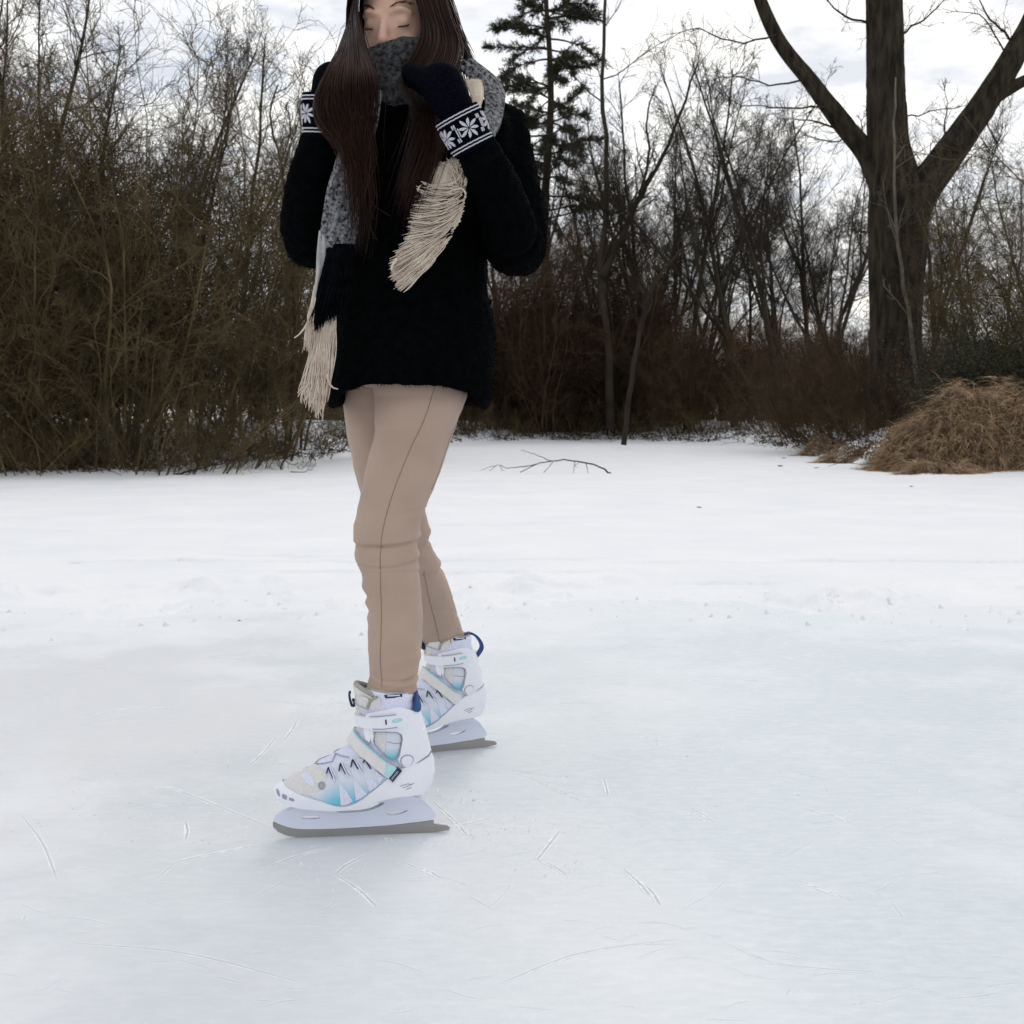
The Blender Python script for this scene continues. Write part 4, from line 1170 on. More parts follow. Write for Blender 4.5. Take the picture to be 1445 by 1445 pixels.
def build_scarf(parent):
    r = random.Random(21)
    # the wrap round the neck, up over the chin
    U = Union()
    for dz, rx, ry, rad, tilt in ((-.150, .098, .092, .030, .10), (-.105, .092, .088, .034, -.08), (-.062, .082, .092, .028, .10)):
        K = 28
        P = [hp(rx * math.cos(2 * math.pi * k / K), -.008 + ry * math.sin(2 * math.pi * k / K), dz + tilt * .2 * math.cos(2 * math.pi * k / K) - .010 * math.sin(2 * math.pi * k / K)) for k in range(K + 3)]
        U.limb(P, [rad * (1 + .12 * math.sin(k * 1.7)) for k in range(K + 3)], None, 14)
    wrap = U.build('scarf', M_DARKMOTTLE, parent, 0.006, 5, lambda c, n: 0.005 * fbm((c[0] * 22, c[1] * 22, c[2] * 40), 1, 4))
    wrap['label'] = 'woollen scarf in mottled grey, black and cream with long fringes'
    # tail at the photo's left: mottled, then a black fringe over a grey and cream end
    ribbon('scarf_tail', [(500, 128, 2.27), (488, 180, 2.235), (476, 217, 2.225), (461, 269, 2.22), (452.7, 319, 2.222), (447, 366, 2.228)], [(540, 128, 2.27), (532, 180, 2.25), (520, 217, 2.245), (512, 269, 2.245), (506, 319, 2.245), (499, 353, 2.245)], M_MOTTLE, wrap, 70, 18, .012, .008, .003, 1.0)
    ribbon('scarf_edge', [(450, 325, 2.224), (446.5, 360, 2.224), (445.5, 389, 2.226), (440.6, 424, 2.23), (433.5, 451, 2.232), (434, 475, 2.234), (434, 494, 2.236)], [(459, 325, 2.228), (464, 360, 2.23), (459, 389, 2.232), (453, 424, 2.236), (450, 451, 2.24), (455, 475, 2.24), (456, 500, 2.24)], M_GREYWOOL, wrap, 60, 10, .006, .005, .002, 2.0, 1.5)
    ribbon('scarf_end', [(452, 440, 2.24), (446, 468, 2.24), (440, 495, 2.24), (434, 525, 2.24), (427, 545, 2.24)], [(480, 420, 2.248), (474.5, 450, 2.246), (471.6, 487, 2.246), (465.5, 520, 2.246), (459, 550, 2.246)], M_CREAM, wrap, 60, 16, .010, .007, .003, 3.0, 2.2)
    ribbon('scarf_band', [(462, 346, 2.226), (459, 375, 2.226), (452, 410, 2.228), (446, 436, 2.23)], [(502, 344, 2.236), (500, 380, 2.234), (494, 410, 2.234), (478, 428, 2.236)], M_BLACKWOOL, wrap, 40, 14, .009, .006, .003, 4.0)
    c = Chains()
    strands(c, [(463, 352, 2.218), (480, 352, 2.214), (499, 350, 2.226)], [(444, 458, 2.222), (462, 445, 2.218), (480, 433, 2.226)], 285, r, 0.00106, 4, (2, 0), yj=.006)
    tag(c.build('black_fringe', M_BLACKWOOL, wrap), kind='stuff')
    c = Chains()
    strands(c, [(446, 470, 2.234), (458, 455, 2.232), (474, 445, 2.238)], [(429, 548, 2.228), (444, 562, 2.228), (458, 566, 2.236)], 285, r, 0.00106, 3.4, (1, 0), yj=.006)
    strands(c, [(436, 525, 2.232), (446, 530, 2.23), (461, 535, 2.236)], [(428, 560, 2.225), (443, 572, 2.225), (452, 580, 2.23)], 114, r, 0.00092, 4, (0, 0), yj=.008)
    strands(c, [(447, 400, 2.228), (440, 430, 2.228)], [(434, 490, 2.228), (438, 494, 2.228)], 49, r, 0.00086, 3, (-1, 0), yj=.004)
    for ln in (((443, 430), (434, 455), (424, 470), (415, 477)), ((461, 528), (464, 540), (470, 547), (477, 549)), ((446, 420), (443, 440), (442, 460), (444, 466)), ((431, 545), (424, 549), (420, 555)), ((449, 560), (449, 575), (446, 590))):
        P = catmull([at(x, y, 2.226) for x, y in ln], 14); c.add(P, [.0026 - .0016 * i / 13 for i in range(14)], 5)
    tag(c.build('cream_fringe', M_CREAM, wrap), kind='stuff')
    # tail at the photo's right: from the shoulder behind the glove, down to the slanting cream fringe
    ribbon('scarf_tail', [(640, 92, 2.36), (676, 122, 2.33), (684, 150, 2.29), (672, 185, 2.235), (640, 222, 2.215), (606, 262, 2.215)], [(668, 82, 2.38), (708, 118, 2.36), (712, 150, 2.32), (700, 190, 2.26), (668, 232, 2.225), (656, 275, 2.225)], M_MOTTLE, wrap, 60, 14, .010, .008, .003, 5.0)
    ribbon('scarf_lip', [(655, 112, 2.32), (663, 132, 2.30), (668, 150, 2.275)], [(680, 112, 2.318), (683, 132, 2.295), (678, 152, 2.27)], M_CREAM, wrap, 20, 8, .006, .005, .002, 5.5)
    ribbon('scarf_end', [(612, 238, 2.205), (596, 275, 2.203), (590, 305, 2.205), (588, 335, 2.21), (572, 366, 2.215), (560, 388, 2.22)], [(654, 228, 2.205), (656, 262, 2.203), (650, 296, 2.205), (638, 324, 2.21), (606, 362, 2.215), (572, 396, 2.22)], M_CREAM, wrap, 60, 18, .011, .008, .0035, 6.0, 2.6)
    c = Chains()
    strands(c, [(654, 262, 2.195), (655, 275, 2.193), (652, 293, 2.193), (640, 318, 2.197)], [(598, 268, 2.195), (588, 292, 2.195), (581, 318, 2.195), (578, 342, 2.198)], 228, r, 0.00106, 3.5, (4, 8), yj=.012, curl=4.5)
    strands(c, [(652, 296, 2.193), (642, 318, 2.195), (625, 345, 2.197)], [(574, 340, 2.197), (555, 380, 2.205), (566, 402, 2.21)], 323, r, 0.00106, 3.4, (3, 2), yj=.008)
    strands(c, [(625, 330, 2.195), (606, 360, 2.20)], [(554, 380, 2.205), (568, 402, 2.21)], 114, r, 0.00099, 3, (1, 1), yj=.008)
    strands(c, [(618, 232, 2.198), (645, 225, 2.198)], [(640, 262, 2.193), (655, 252, 2.193)], 76, r, 0.00099, 4, (5, 0), yj=.006)
    for ln in (((597, 258), (612, 264), (630, 266), (648, 262)), ((620, 262), (640, 258), (650, 247), (655, 235)), ((656, 262), (660, 250), (666, 240)), ((655, 258), (659, 248), (659, 242)), ((602, 274), (590, 268), (598, 258)), ((640, 268), (652, 266), (657, 274), (655, 279)), ((560, 365), (553, 376), (553, 382))):
        P = catmull([at(x, y, 2.188) for x, y in ln], 14); c.add(P, [.0030 - .0017 * i / 13 for i in range(14)], 5)
    tag(c.build('cream_fringe', M_CREAM, wrap), kind='stuff')
    c = Chains()                                            # dark yarns showing between the cream ones
    strands(c, [(654, 272, 2.190), (652, 292, 2.190)], [(618, 295, 2.191), (605, 322, 2.192)], 12, r, .0017, 4, (-3, -2), yj=.002)
    strands(c, [(640, 322, 2.191), (630, 338, 2.193)], [(588, 352, 2.194), (585, 366, 2.198)], 9, r, .0013, 3, (0, 0), yj=.002)
    tag(c.build('black_fringe', M_BLACKWOOL, wrap), kind='stuff')
    return wrap

def build_hair(parent):
    r = random.Random(8)
    # cap over the skull
    seg, rg = 64, 40; V, Fc, keep = [], [], []
    for i in range(rg + 1):
        p = math.pi * i / rg
        for j in range(seg):
            a = 2 * math.pi * j / seg
            x, y, z = math.sin(p) * math.cos(a), math.sin(p) * math.sin(a), math.cos(p)
            w = 1 + 0.010 * math.sin(a * 23 + z * 3) + 0.02 * fbm((x * 3, y * 3, z * 3), 1, 3)
            lx, ly, lz = .086 * x * w, .018 + .106 * y * w, .030 + .098 * z * w
            if z < 0: lx *= 1.0; 
            V.append(hp(lx, ly, lz))
            keep.append(not (ly < -.030 + .010 * abs(lx) / .06 and lz < .088 - 4.5 * lx * lx))
    for i in range(rg):
        for j in range(seg):
            f = (i * seg + j, i * seg + (j + 1) % seg, (i + 1) * seg + (j + 1) % seg, (i + 1) * seg + j)
            if all(keep[q] for q in f): Fc.append(f)
    hair = mesh_obj('hair', V, Fc, M_HAIR, parent)
    hair['label'] = 'long dark auburn hair falling over both shoulders'
    c = Chains()
    def lock(G0, G1, n, jit, yj, rad, lmin=0.6, pts=28, clump=9, j0=0.25):
        w = lambda g: tuple(g) if isinstance(g, Vector) else tuple(at(*g))
        A, B = catmull([w(g) for g in G0], pts), catmull([w(g) for g in G1], pts)
        jit = jit / 720
        for k in range(n):
            if k % clump == 0:
                u0 = r.random(); cx, cy, ph = r.gauss(0, jit), r.gauss(0, yj), r.uniform(0, 6.28)
                amp = r.uniform(.4, 1.6) / 720
            u = min(1, max(0, u0 + r.gauss(0, .05)))
            end = r.uniform(lmin, 1.0) * (pts - 1)
            fx, fy = r.gauss(0, jit * (.6 if r.random() < .88 else 2.2)), r.gauss(0, yj * .8); wv, wp = r.uniform(.3, 1.6) / 720, r.uniform(0, 6.28)
            lift = r.uniform(0, .006)
            P = []
            for i in range(pts):
                t = i / (pts - 1); s = t * end; i0 = min(int(s), pts - 2); f = s - i0
                q = (A[i0] * (1 - f) + A[i0 + 1] * f) * (1 - u) + (B[i0] * (1 - f) + B[i0 + 1] * f) * u
                g = j0 * t + (1 - j0) * t ** 2
                q = q + np.array(((cx + fx) * g + amp * 3.2 * math.sin(t * 8 + ph) * g + wv * math.sin(t * 15 + wp) * g, (cy + fy) * g - lift * min(1, t * 5), 0))
                P.append(q)
            c.add(P, [rad * (0.75 + .35 * math.sin(math.pi * t / 1.2)) * (1 - .8 * max(0, t - .75) / .25) for t in [i / (pts - 1) for i in range(pts)]], 3)
    # photo's left: from the parting past the temple, over the scarf and the right hand, down the front
    inL = [hp(-.004, -.050, .130), hp(-.032, -.092, .092), hp(-.048, -.096, .034), (517, 70, 2.255), (529, 108, 2.178)]
    outL = [hp(-.006, .020, .137), hp(-.080, .000, .095), hp(-.116, .008, .020), (480, 72, 2.27), (468, 112, 2.168)]
    lock(outL + [(468, 147, 2.163), (484, 190, 2.165), (494, 240, 2.185), (495, 290, 2.19), (504, 350, 2.20)], inL + [(530, 145, 2.185), (524, 190, 2.20), (522, 240, 2.205), (524, 300, 2.21), (510, 376, 2.22)], 560, 3.4, .006, .00080)
    lock([hp(-.006, .0, .137), hp(-.088, -.01, .085), hp(-.106, -.005, .015), (466, 92, 2.20), (446, 140, 2.155), (452, 175, 2.155), (476, 205, 2.165), (490, 240, 2.185)], [hp(-.005, -.02, .137), hp(-.080, -.035, .085), hp(-.098, -.030, .015), (494, 85, 2.215), (478, 140, 2.16), (482, 180, 2.16), (494, 220, 2.175), (500, 280, 2.19)], 260, 3.0, .005, .00075, .8)
    # photo's right: from the parting past the left temple to the fringe
    lock([hp(.004, -.050, .130), hp(.045, -.082, .092), hp(.068, -.074, .030), hp(.080, -.110, -.030), hp(.052, -.150, -.100), (588, 150, 2.235), (572, 220, 2.225), (554, 300, 2.235)], [hp(.006, .020, .137), hp(.080, .000, .095), hp(.104, .000, .020), hp(.128, -.030, -.050), (622, 150, 2.225), (622, 220, 2.195), (590, 300, 2.19), (580, 345, 2.20)], 460, 4.0, .007, .00080)
    # over the crown and down the back
    lock([hp(-.008, .030, .137), hp(-.070, .080, .090), hp(-.088, .112, .0), hp(-.100, .165, -.14), hp(-.085, .165, -.27)], [hp(.008, .030, .137), hp(.070, .080, .090), hp(.088, .112, .0), hp(.100, .165, -.14), hp(.085, .165, -.27)], 420, 4, .006, .0010, .75)
    for sx in (-1, 1):
        lock([hp(.004 * sx, .0, .137), hp(.060 * sx, .03, .110), hp(.098 * sx, .035, .03), hp(.128 * sx, .03, -.06)], [hp(.006 * sx, .05, .137), hp(.066 * sx, .085, .09), hp(.090 * sx, .09, .0), hp(.118 * sx, .10, -.10)], 160, 2, .004, .0010, .85)
    for x0 in range(14):                                     # single flyaway hairs
        a = r.uniform(0, 1)
        P = catmull([at(505 + 20 * a, 150, 2.18), at(512 + 20 * a + r.gauss(0, 6), 220, 2.18), at(518 + r.gauss(0, 12), 280, 2.19), at(520 + r.gauss(0, 14), 320 + r.uniform(-20, 25), 2.20)], 14)
        c.add(P, [.0006] * 14, 3)
    tag(c.build('strand', M_HAIR, hair), kind='stuff')
    # brows and lowered lashes
    for sx in (-1, 1):
        e = Chains()
        for k in range(130):
            t = r.random(); x = .014 + .036 * t
            z = .036 + .012 * math.sin(t * 2.2) - .006 * t; y = -.0905 + .020 * t * t
            b = Vector((x * sx, y - .001, z + r.gauss(0, .0012)))
            e.add([hp(*b), hp(b.x + .003 * sx, b.y - .0015, b.z + .002), hp(b.x + .007 * sx, b.y - .0005 + .003 * t, b.z + .002)], [.00024, .00022, .0001], 3)
        tag(e.build('eyebrow', M_HAIR, parent), kind='stuff')
        e = Chains()
        arc = [hp((.031 + .0135 * math.cos(a)) * sx, -.0835 + .006 * math.cos(a) ** 2 + .003 * max(0, math.cos(a)), .0065 - .0035 * math.sin(a)) for a in np.linspace(0.1, math.pi - .1, 14)]
        e.add(arc, [.0011] * 14, 5)
        for q in arc[1:-1]:
            e.add([q, Vector(q) + HEAD @ Vector((0.001 * sx, -.004, -.003)), Vector(q) + HEAD @ Vector((0.002 * sx, -.007, -.0035))], [.0004, .0003, .0001], 3)
        tag(e.build('eyelash', M_HAIR, parent), kind='stuff')
    return hair

person = build_body()
person['label'] = 'ice skater in black fleece coat, beige trousers and fringed scarf standing on the ice'
person['category'] = 'person'
skate = build_skate(person); build_runner(skate)
place_skate(skate, NEAR_POS, NEAR_DIR)
skate_b = copy_tree(skate, person)
place_skate(skate_b, FAR_POS, FAR_DIR)
for o in list(skate_b.children):
    if o.name.split('.')[0] in ('label', 'label_print', 'strap_tip'): bpy.data.objects.remove(o)
build_flat_tab(skate)
build_tab(skate_b, [sp_far(*q) for q in ((654, 899), (662, 893.5), (671, 897), (678, 906), (679.5, 914), (675, 922), (668, 930))])
skate['label'] = 'front ice skate with navy label and flat blue heel tab'
skate_b['label'] = 'rear ice skate with its navy heel loop standing up'
build_trousers(person)
build_coat(person)
build_glove(person, HAND_L, P3(667, 206, 2.155), P3(646, 163, 2.145), .0365, .0405, ((0.12, 1.0), (-1.05, 1.0), (1.3, 1.0), (2.5, 1), (-2.3, 1)), 'patterned knit glove beside the cream fringe')
build_glove(person, HAND_R, P3(458, 188, 2.235), P3(459, 138, 2.225), .037, .041, ((-0.75, 1.0), (0.45, 1.0), (1.7, 1), (3.0, 1), (-2.0, 1)), 'patterned knit glove half covered by hair')
build_scarf(person)
build_hair(person)
# ------------------------------------------------------------------ the wood round the pond
M_OLIVE = mat('mossy_twig_bark', (0.034, 0.027, 0.012), 0.9, col2=(0.125, 0.093, 0.044), scale=1.3, objvar=0.25, spec=0.2)
M_BROWN = mat('brown_twig_bark', (0.028, 0.018, 0.010), 0.9, col2=(0.095, 0.060, 0.032), scale=1.3, objvar=0.25, spec=0.2)
M_DARKTWIG = mat('dark_twig_bark', (0.018, 0.014, 0.010), 0.9, col2=(0.042, 0.033, 0.023), scale=1.3, objvar=0.2, spec=0.2)
M_BARK = mat('poplar_bark', (0.009, 0.007, 0.005), 0.95, col2=(0.043, 0.035, 0.024), scale=9, bump=1.0, bscale=14, spec=0.2, stretch=(1, 1, 0.22))
M_NEEDLE = mat('pine_needles', (0.026, 0.030, 0.018), 0.8, col2=(0.060, 0.062, 0.036), scale=2, spec=0.2)
M_GRASS = mat('dry_grass', (0.075, 0.048, 0.029), 0.9, col2=(0.50, 0.355, 0.22), scale=7, spec=0.2)
M_GREEN = mat('dark_ivy_leaf', (0.014, 0.018, 0.008), 0.7, col2=(0.042, 0.046, 0.020), scale=3, spec=0.3)
M_PALEBARK = mat('sapling_bark', (0.07, 0.06, 0.045), 0.9, col2=(0.14, 0.12, 0.09), scale=4)
M_LEAF = mat('dead_leaf', (0.045, 0.028, 0.016), 0.9, col2=(0.10, 0.06, 0.032), scale=4)

def unit(v):
    return v / (math.sqrt(v[0] * v[0] + v[1] * v[1] + v[2] * v[2]) + 1e-9)
def walk(r, p, d, L, n, wob, up):
    """a crooked path of n points"""
    P = [p]; st = L / (n - 1)
    for _ in range(n - 1):
        d = unit(d + np.array((r.gauss(0, wob), r.gauss(0, wob), r.gauss(0, wob) + up)))
        p = p + d * st; P.append(p)
    return P
def side_dir(r, d, ang):
    a = unit(np.cross(d, np.array((r.gauss(0, 1), r.gauss(0, 1), r.gauss(0, 1)))))
    return unit(d * math.cos(ang) + a * math.sin(ang))
def along(P, t):
    s = t * (len(P) - 1); i = min(int(s), len(P) - 2); f = s - i
    return P[i] * (1 - f) + P[i + 1] * f, unit(P[i + 1] - P[i])
def twiggery(r, c, P, L, n, t0, ang, ln, rad, up, sub=3, sub2=0, wob=.22):
    """branches off P carrying twigs and twiglets"""
    for _ in range(n):
        t = r.uniform(t0, 1.0)
        p, d = along(P, t)
        l = L * r.uniform(*ln) * (1.15 - .6 * t)
        B = walk(r, p, side_dir(r, d, r.uniform(*ang)), l, 6, wob, up)
        c.add(B, [rad * (1 - .65 * i / 5) for i in range(6)], 3)
        for _ in range(sub):
            q, e = along(B, r.uniform(.12, 1))
            T = walk(r, q, side_dir(r, e, r.uniform(.35, 1.0)), l * r.uniform(.22, .5), 4, wob, up)
            c.add(T, [rad * .5 * (1 - .5 * i / 3) for i in range(4)], 3)
            for _ in range(sub2):
                q2, e2 = along(T, r.uniform(.2, 1))
                T2 = walk(r, q2, side_dir(r, e2, r.uniform(.35, 1.0)), l * r.uniform(.12, .26), 3, .2, up)
                c.add(T2, [rad * .34, rad * .3, rad * .2], 3)
def plant(kind, stems, twigs, m_st, m_tw, part_a='stem', part_b='twigs'):
    root = empty(kind, (0, 0, 0))
    stems.build(part_a, m_st, root)
    tag(twigs.build(part_b, m_tw, root), kind='stuff')
    return root
def make_shrub(seed, H, ns, spread, m, nb=14, nt=10, kind='bare_shrub', up=.06, rad=.024, sub2=3, wob=.22):
    r = random.Random(seed); S, T = Chains(), Chains()
    for _ in range(ns):
        a = r.uniform(0, 6.283); o = r.uniform(0, .45) * spread
        d = unit(np.array((math.cos(a) * r.uniform(.1, .6) * spread, math.sin(a) * r.uniform(.1, .6) * spread, 1.0)))
        L = H * r.uniform(.6, 1.0)
        P = walk(r, np.array((math.cos(a) * o, math.sin(a) * o, -.15)), d, L, 10, .12, up)
        rr = rad * r.uniform(.6, 1.2)
        S.add(P, [rr * (1 - .8 * i / 9) for i in range(10)], 5)
        twiggery(r, T, P, L, nb, .08, (.4, 1.0), (.16, .38), rr * .36, up, nt, sub2, wob)
    return plant(kind, S, T, m, m)
def make_tree(seed, H, m, forks=2, nb=16, nt=8, rad=.12, lean=0.05, kind='bare_tree', sub2=3, t0=.3):
    r = random.Random(seed); S, T = Chains(), Chains()
    d = unit(np.array((r.gauss(0, lean), r.gauss(0, lean), 1)))
    P = walk(r, np.array((0, 0, -.2)), d, H, 16, .05, .05)
    S.add(P, [rad * (1.15 if i == 0 else 1) * (1 - .86 * i / 15) for i in range(16)], 8)
    stems = [(P, H, rad)]
    for k in range(forks):
        t = r.uniform(.18, .55); p, e = along(P, t)
        Q = walk(r, p, side_dir(r, e, r.uniform(.3, .6)), H * (1 - t) * r.uniform(.65, .95), 12, .09, .10)
        rr = rad * (1 - .86 * t) * .72
        S.add(Q, [rr * (1 - .85 * i / 11) for i in range(12)], 6); stems.append((Q, H * (1 - t), rr))
    for Q, L, rr in stems:
        for _ in range(nb):
            t = r.uniform(t0, 1.0); p, e = along(Q, t)
            l = L * r.uniform(.13, .30) * (1.25 - .7 * t)
            B = walk(r, p, side_dir(r, e, r.uniform(.5, 1.15)), l, 7, .17, .07)
            r0 = max(.010, rr * .30 * (1 - .6 * t))
            S.add(B, [r0 * (1 - .75 * i / 6) for i in range(7)], 4)
            twiggery(r, T, B, l, nt, .1, (.4, 1.0), (.25, .6), max(.0085, r0 * .42), .05, 3, sub2)
    return plant(kind, S, T, m, m, 'trunk', 'crown')

placed = {}
def put(src, x, Y, s, rz, label, group=None, cat='shrub', sz=None, tilt=0.0):
    o = src if src.name not in placed else copy_tree(src)
    placed[src.name] = 1
    o.location = (x, Y, terrain(x, Y) - .02); o.rotation_euler = (tilt, 0, rz); o.scale = (s, s, sz or s)
    for k in ('label', 'group'):
        if k in o: del o[k]
    tag(o, label, cat, group)
    return o
def X(px, Y): return (px - CXP) / F * Y

shr_L = [make_shrub(100 + k, 6.6, 10, 1.1, M_OLIVE, 16, 9, up=.03, wob=.34) for k in range(4)]
shr_B = [make_shrub(200 + k, 6.0, 12, .9, M_BROWN, 14, 9, rad=.028) for k in range(3)]
shr_S = [make_shrub(300 + k, 2.0, 10, 2.0, M_OLIVE, 9, 7, kind='low_shrub', rad=.012, sub2=2) for k in range(2)]
tre = [make_tree(400 + k, 13.0, M_DARKTWIG, forks=3 - k % 2, nb=20, nt=10, rad=.13) for k in range(4)]
thk = [make_shrub(500 + k, 4.2, 26, 3.2, M_BROWN, 9, 8, kind='thicket_shrub', rad=.026, sub2=2) for k in range(2)]
rw = random.Random(77)

# left bank: the tall mossy thicket, front row then deeper rows
GL = 'bare shrubs crowding the left bank'
LL = 'tall bare olive-brown shrub in the dense thicket on the left bank'
ROWL = {16.6: 'tall olive-brown shrub in the front row of the left thicket', 18.6: 'tall olive-brown shrub in the second row of the left thicket', 21.5: 'bare olive-brown shrub in the middle of the left thicket', 26: 'bare shrub deep in the left thicket, only its top showing', 32: 'bare shrub at the very back of the left thicket'}
for Y0, n, x0, x1, s0, s1 in ((16.6, 6, -300, 215, .92, 1.12), (18.6, 8, -340, 400, .95, 1.15), (21.5, 8, -340, 430, .9, 1.1), (26, 9, -340, 470, .85, 1.0), (32, 8, -300, 520, .7, .9)):
    for k in range(n):
        px = x0 + (x1 - x0) * (k + rw.uniform(.2, .8)) / n; Y = Y0 + rw.uniform(-.6, .8)
        Y = max(Y, shore_u((px - CXP) / F) + .9)
        put(shr_L[rw.randrange(4)], X(px, Y), Y, rw.uniform(s0, s1), rw.uniform(0, 6.28), ROWL[Y0], GL)
put(shr_L[1], X(20, 15.9), 15.9, .62, 1.0, 'low mossy shrub leaning out over the snow at the far left bank', cat='shrub')
GS = 'low brambles along the snowy edge of the left bank'
for px, Y, s in ((60, 15.9, 1.1), (140, 16.0, 1.2), (225, 16.2, 1.05), (290, 17.6, .9), (340, 18.6, .8), (390, 19.6, .7), (425, 20.8, .7), (-30, 15.8, 1.2), (-140, 15.8, 1.3), (262, 16.6, .45), (180, 15.8, .95), (345, 17.6, .4), (410, 17.4, .3), (300, 16.6, .32), (75, 15.5, .55), (130, 15.7, .6), (190, 15.9, .55), (240, 16.4, .6), (285, 17.2, .7), (335, 18.0, .62), (375, 19.2, .5), (30, 15.4, .7), (-60, 15.3, .8), (215, 16.1, .7), (310, 17.9, .8), (160, 16.2, .75), (95, 16.1, .8)):
    put(shr_S[rw.randrange(2)], X(px, Y), Y, s, rw.uniform(0, 6.28), 'low tangle of bare brambles where the left thicket meets the snow', GS)
# behind the skater and the far bank
GB = 'brown shrubs along the far bank'
LB = 'bare brown shrub in the dark thicket along the far bank'
def lab_b(px, Y): return ('bare brown shrub on the bank beside the black coat' if px < 690 else 'tall dense brown shrub below the dark pine' if px < 905 else 'lower brown shrub among the slender trees') + (', behind the front row' if Y > 42 else '')
for Y0, n, x0, x1, s0, s1 in ((38.5, 5, 450, 700, .75, .95), (40.5, 10, 680, 905, .95, 1.2), (42.5, 10, 690, 880, 1.0, 1.22), (39, 6, 900, 1120, .50, .72), (43, 8, 880, 1190, .58, .78), (47, 9, 860, 1260, .6, .85), (33, 3, 1110, 1220, .45, .6), (54, 11, 420, 1300, .8, 1.05), (36, 4, 470, 600, .6, .8)):
    for k in range(n):
        px = x0 + (x1 - x0) * (k + rw.uniform(.15, .85)) / n; Y = Y0 + rw.uniform(-1, 1.5)
        Y = max(Y, shore_u((px - CXP) / F) + 1.0)
        put(shr_B[rw.randrange(3)], X(px, Y), Y, rw.uniform(s0, s1), rw.uniform(0, 6.28), lab_b(px, Y), GB)
GK = 'broad thicket shrubs inside the wood'
for k in range(64):
    Y = rw.uniform(43, 62) if k < 46 else rw.uniform(27, 36); px = (420 + 900 * (k + rw.random()) / 46) if k < 46 else (1080 + 500 * (k - 46 + rw.random()) / 18)
    if Y < shore_u((px - CXP) / F) + 3: Y = shore_u((px - CXP) / F) + 3 + rw.random() * 3
    put(thk[k % 2], X(px, Y), Y, rw.uniform(.6, .85) if k < 46 else rw.uniform(.45, .62), rw.uniform(0, 6.28), 'broad low tangle of dark shrub inside the wood %s' % ('behind the far bank' if k < 46 else 'behind the great trunk'), GK)
for k, (px, Y) in enumerate(((705, 44), (745, 43), (790, 44.5), (830, 43.5), (870, 45), (660, 44), (770, 47), (850, 48))):
    put(thk[k % 2], X(px, Y), Y, 1.35, k * 1.3, 'tall broad tangle of brown shrub in front of the dark pine', GK)
GU = 'low undergrowth shrubs at the foot of the far bank'
for k in range(60):
    px = rw.uniform(440, 1230); Y = shore_u((px - CXP) / F) + rw.uniform(.8, 4)
    put(shr_S[rw.randrange(2)], X(px, Y), Y, rw.uniform(.4, .85), rw.uniform(0, 6.28), 'low leafless undergrowth rising from the snow at the foot of the far bank', GU)
GF = 'shrubs of the distant wood'
for k in range(80):
    Y = rw.uniform(62, 95); px = -500 + 2450 * (k + rw.random()) / 80
    put(shr_B[rw.randrange(3)], X(px, Y), Y, rw.uniform(.9, 1.35), rw.uniform(0, 6.28), 'bare shrub in the dark distant wood behind the pond banks', GF)
for k, (px, Y, s) in enumerate(((1215, 23.5, .62), (1180, 24.5, .6), (1245, 22.8, .5), (1150, 27, .6), (1228, 26.5, .8), (1195, 27.5, .85))):
    put(thk[k % 2], X(px, Y), Y, s, k * 1.9, 'dark scrub crowding the foot of the great trunk on its left', 'scrub at the foot of the great trunk')
# right bank
GR = 'bare shrubs on the right bank'
for px, Y, s in ((1400, 26, .62), (1420, 21, .6), (1440, 20, .7), (1510, 20, .9), (1600, 19, .95), (1700, 19, 1), (1360, 27, .75), (1430, 27, .8), (1530, 26, .9), (1640, 25, 1.0), (1250, 30, .5), (1310, 33, .6)):
    put(shr_L[rw.randrange(4)], X(px, Y), Y, s, rw.uniform(0, 6.28), 'bare olive-brown shrub on the right bank beyond the great trunk', GR)

# slender trees one can tell apart
def named_tree(src, px, Y, s, rz, label, sz=None):
    return put(src, X(px, Y), Y, s, rz, label, None, 'tree', sz)
named_tree(tre[0], 918, 41, .92, .4, 'straight slim bare tree right of the forked one, beyond the far bank')
named_tree(tre[1], 968, 40, .98, 2.2, 'bare tree with spreading forks in the middle of the far bank')
named_tree(tre[2], 1036, 38.5, .95, 4.0, 'dark slender tree rising left of the great trunk, trunk foot in the snow')
named_tree(tre[3], 1098, 37, .86, 5.2, 'thin bare tree nearest the great trunk on its left, branching high')
named_tree(tre[1], 1172, 44, .78, .9, 'short bare tree with a twig knot, just left of the great trunk')
GT = 'bare trees of the wood behind the far bank'
for k in range(34):
    px = rw.uniform(860, 1260) if k < 20 else rw.uniform(560, 900) if k < 24 else rw.uniform(1290, 1700); Y = rw.uniform(46, 62)
    put(tre[rw.randrange(4)], X(px, Y), Y, rw.uniform(.72, 1.0), rw.uniform(0, 6.28), 'bare tree standing in the wood behind the far bank', GT, 'tree')
GT2 = 'bare trees rising out of the left thicket'
for px, Y, s in ((110, 22, .6), (200, 24, .62), (255, 21, .55), (330, 25, .62), (20, 21, .65), (-110, 22, .7), (385, 36, .7), (-220, 25, .7), (60, 30, .8)):
    put(tre[rw.randrange(4)], X(px, Y), Y, s, rw.uniform(0, 6.28), 'bare tree rising out of the thicket on the left bank', GT2, 'tree')

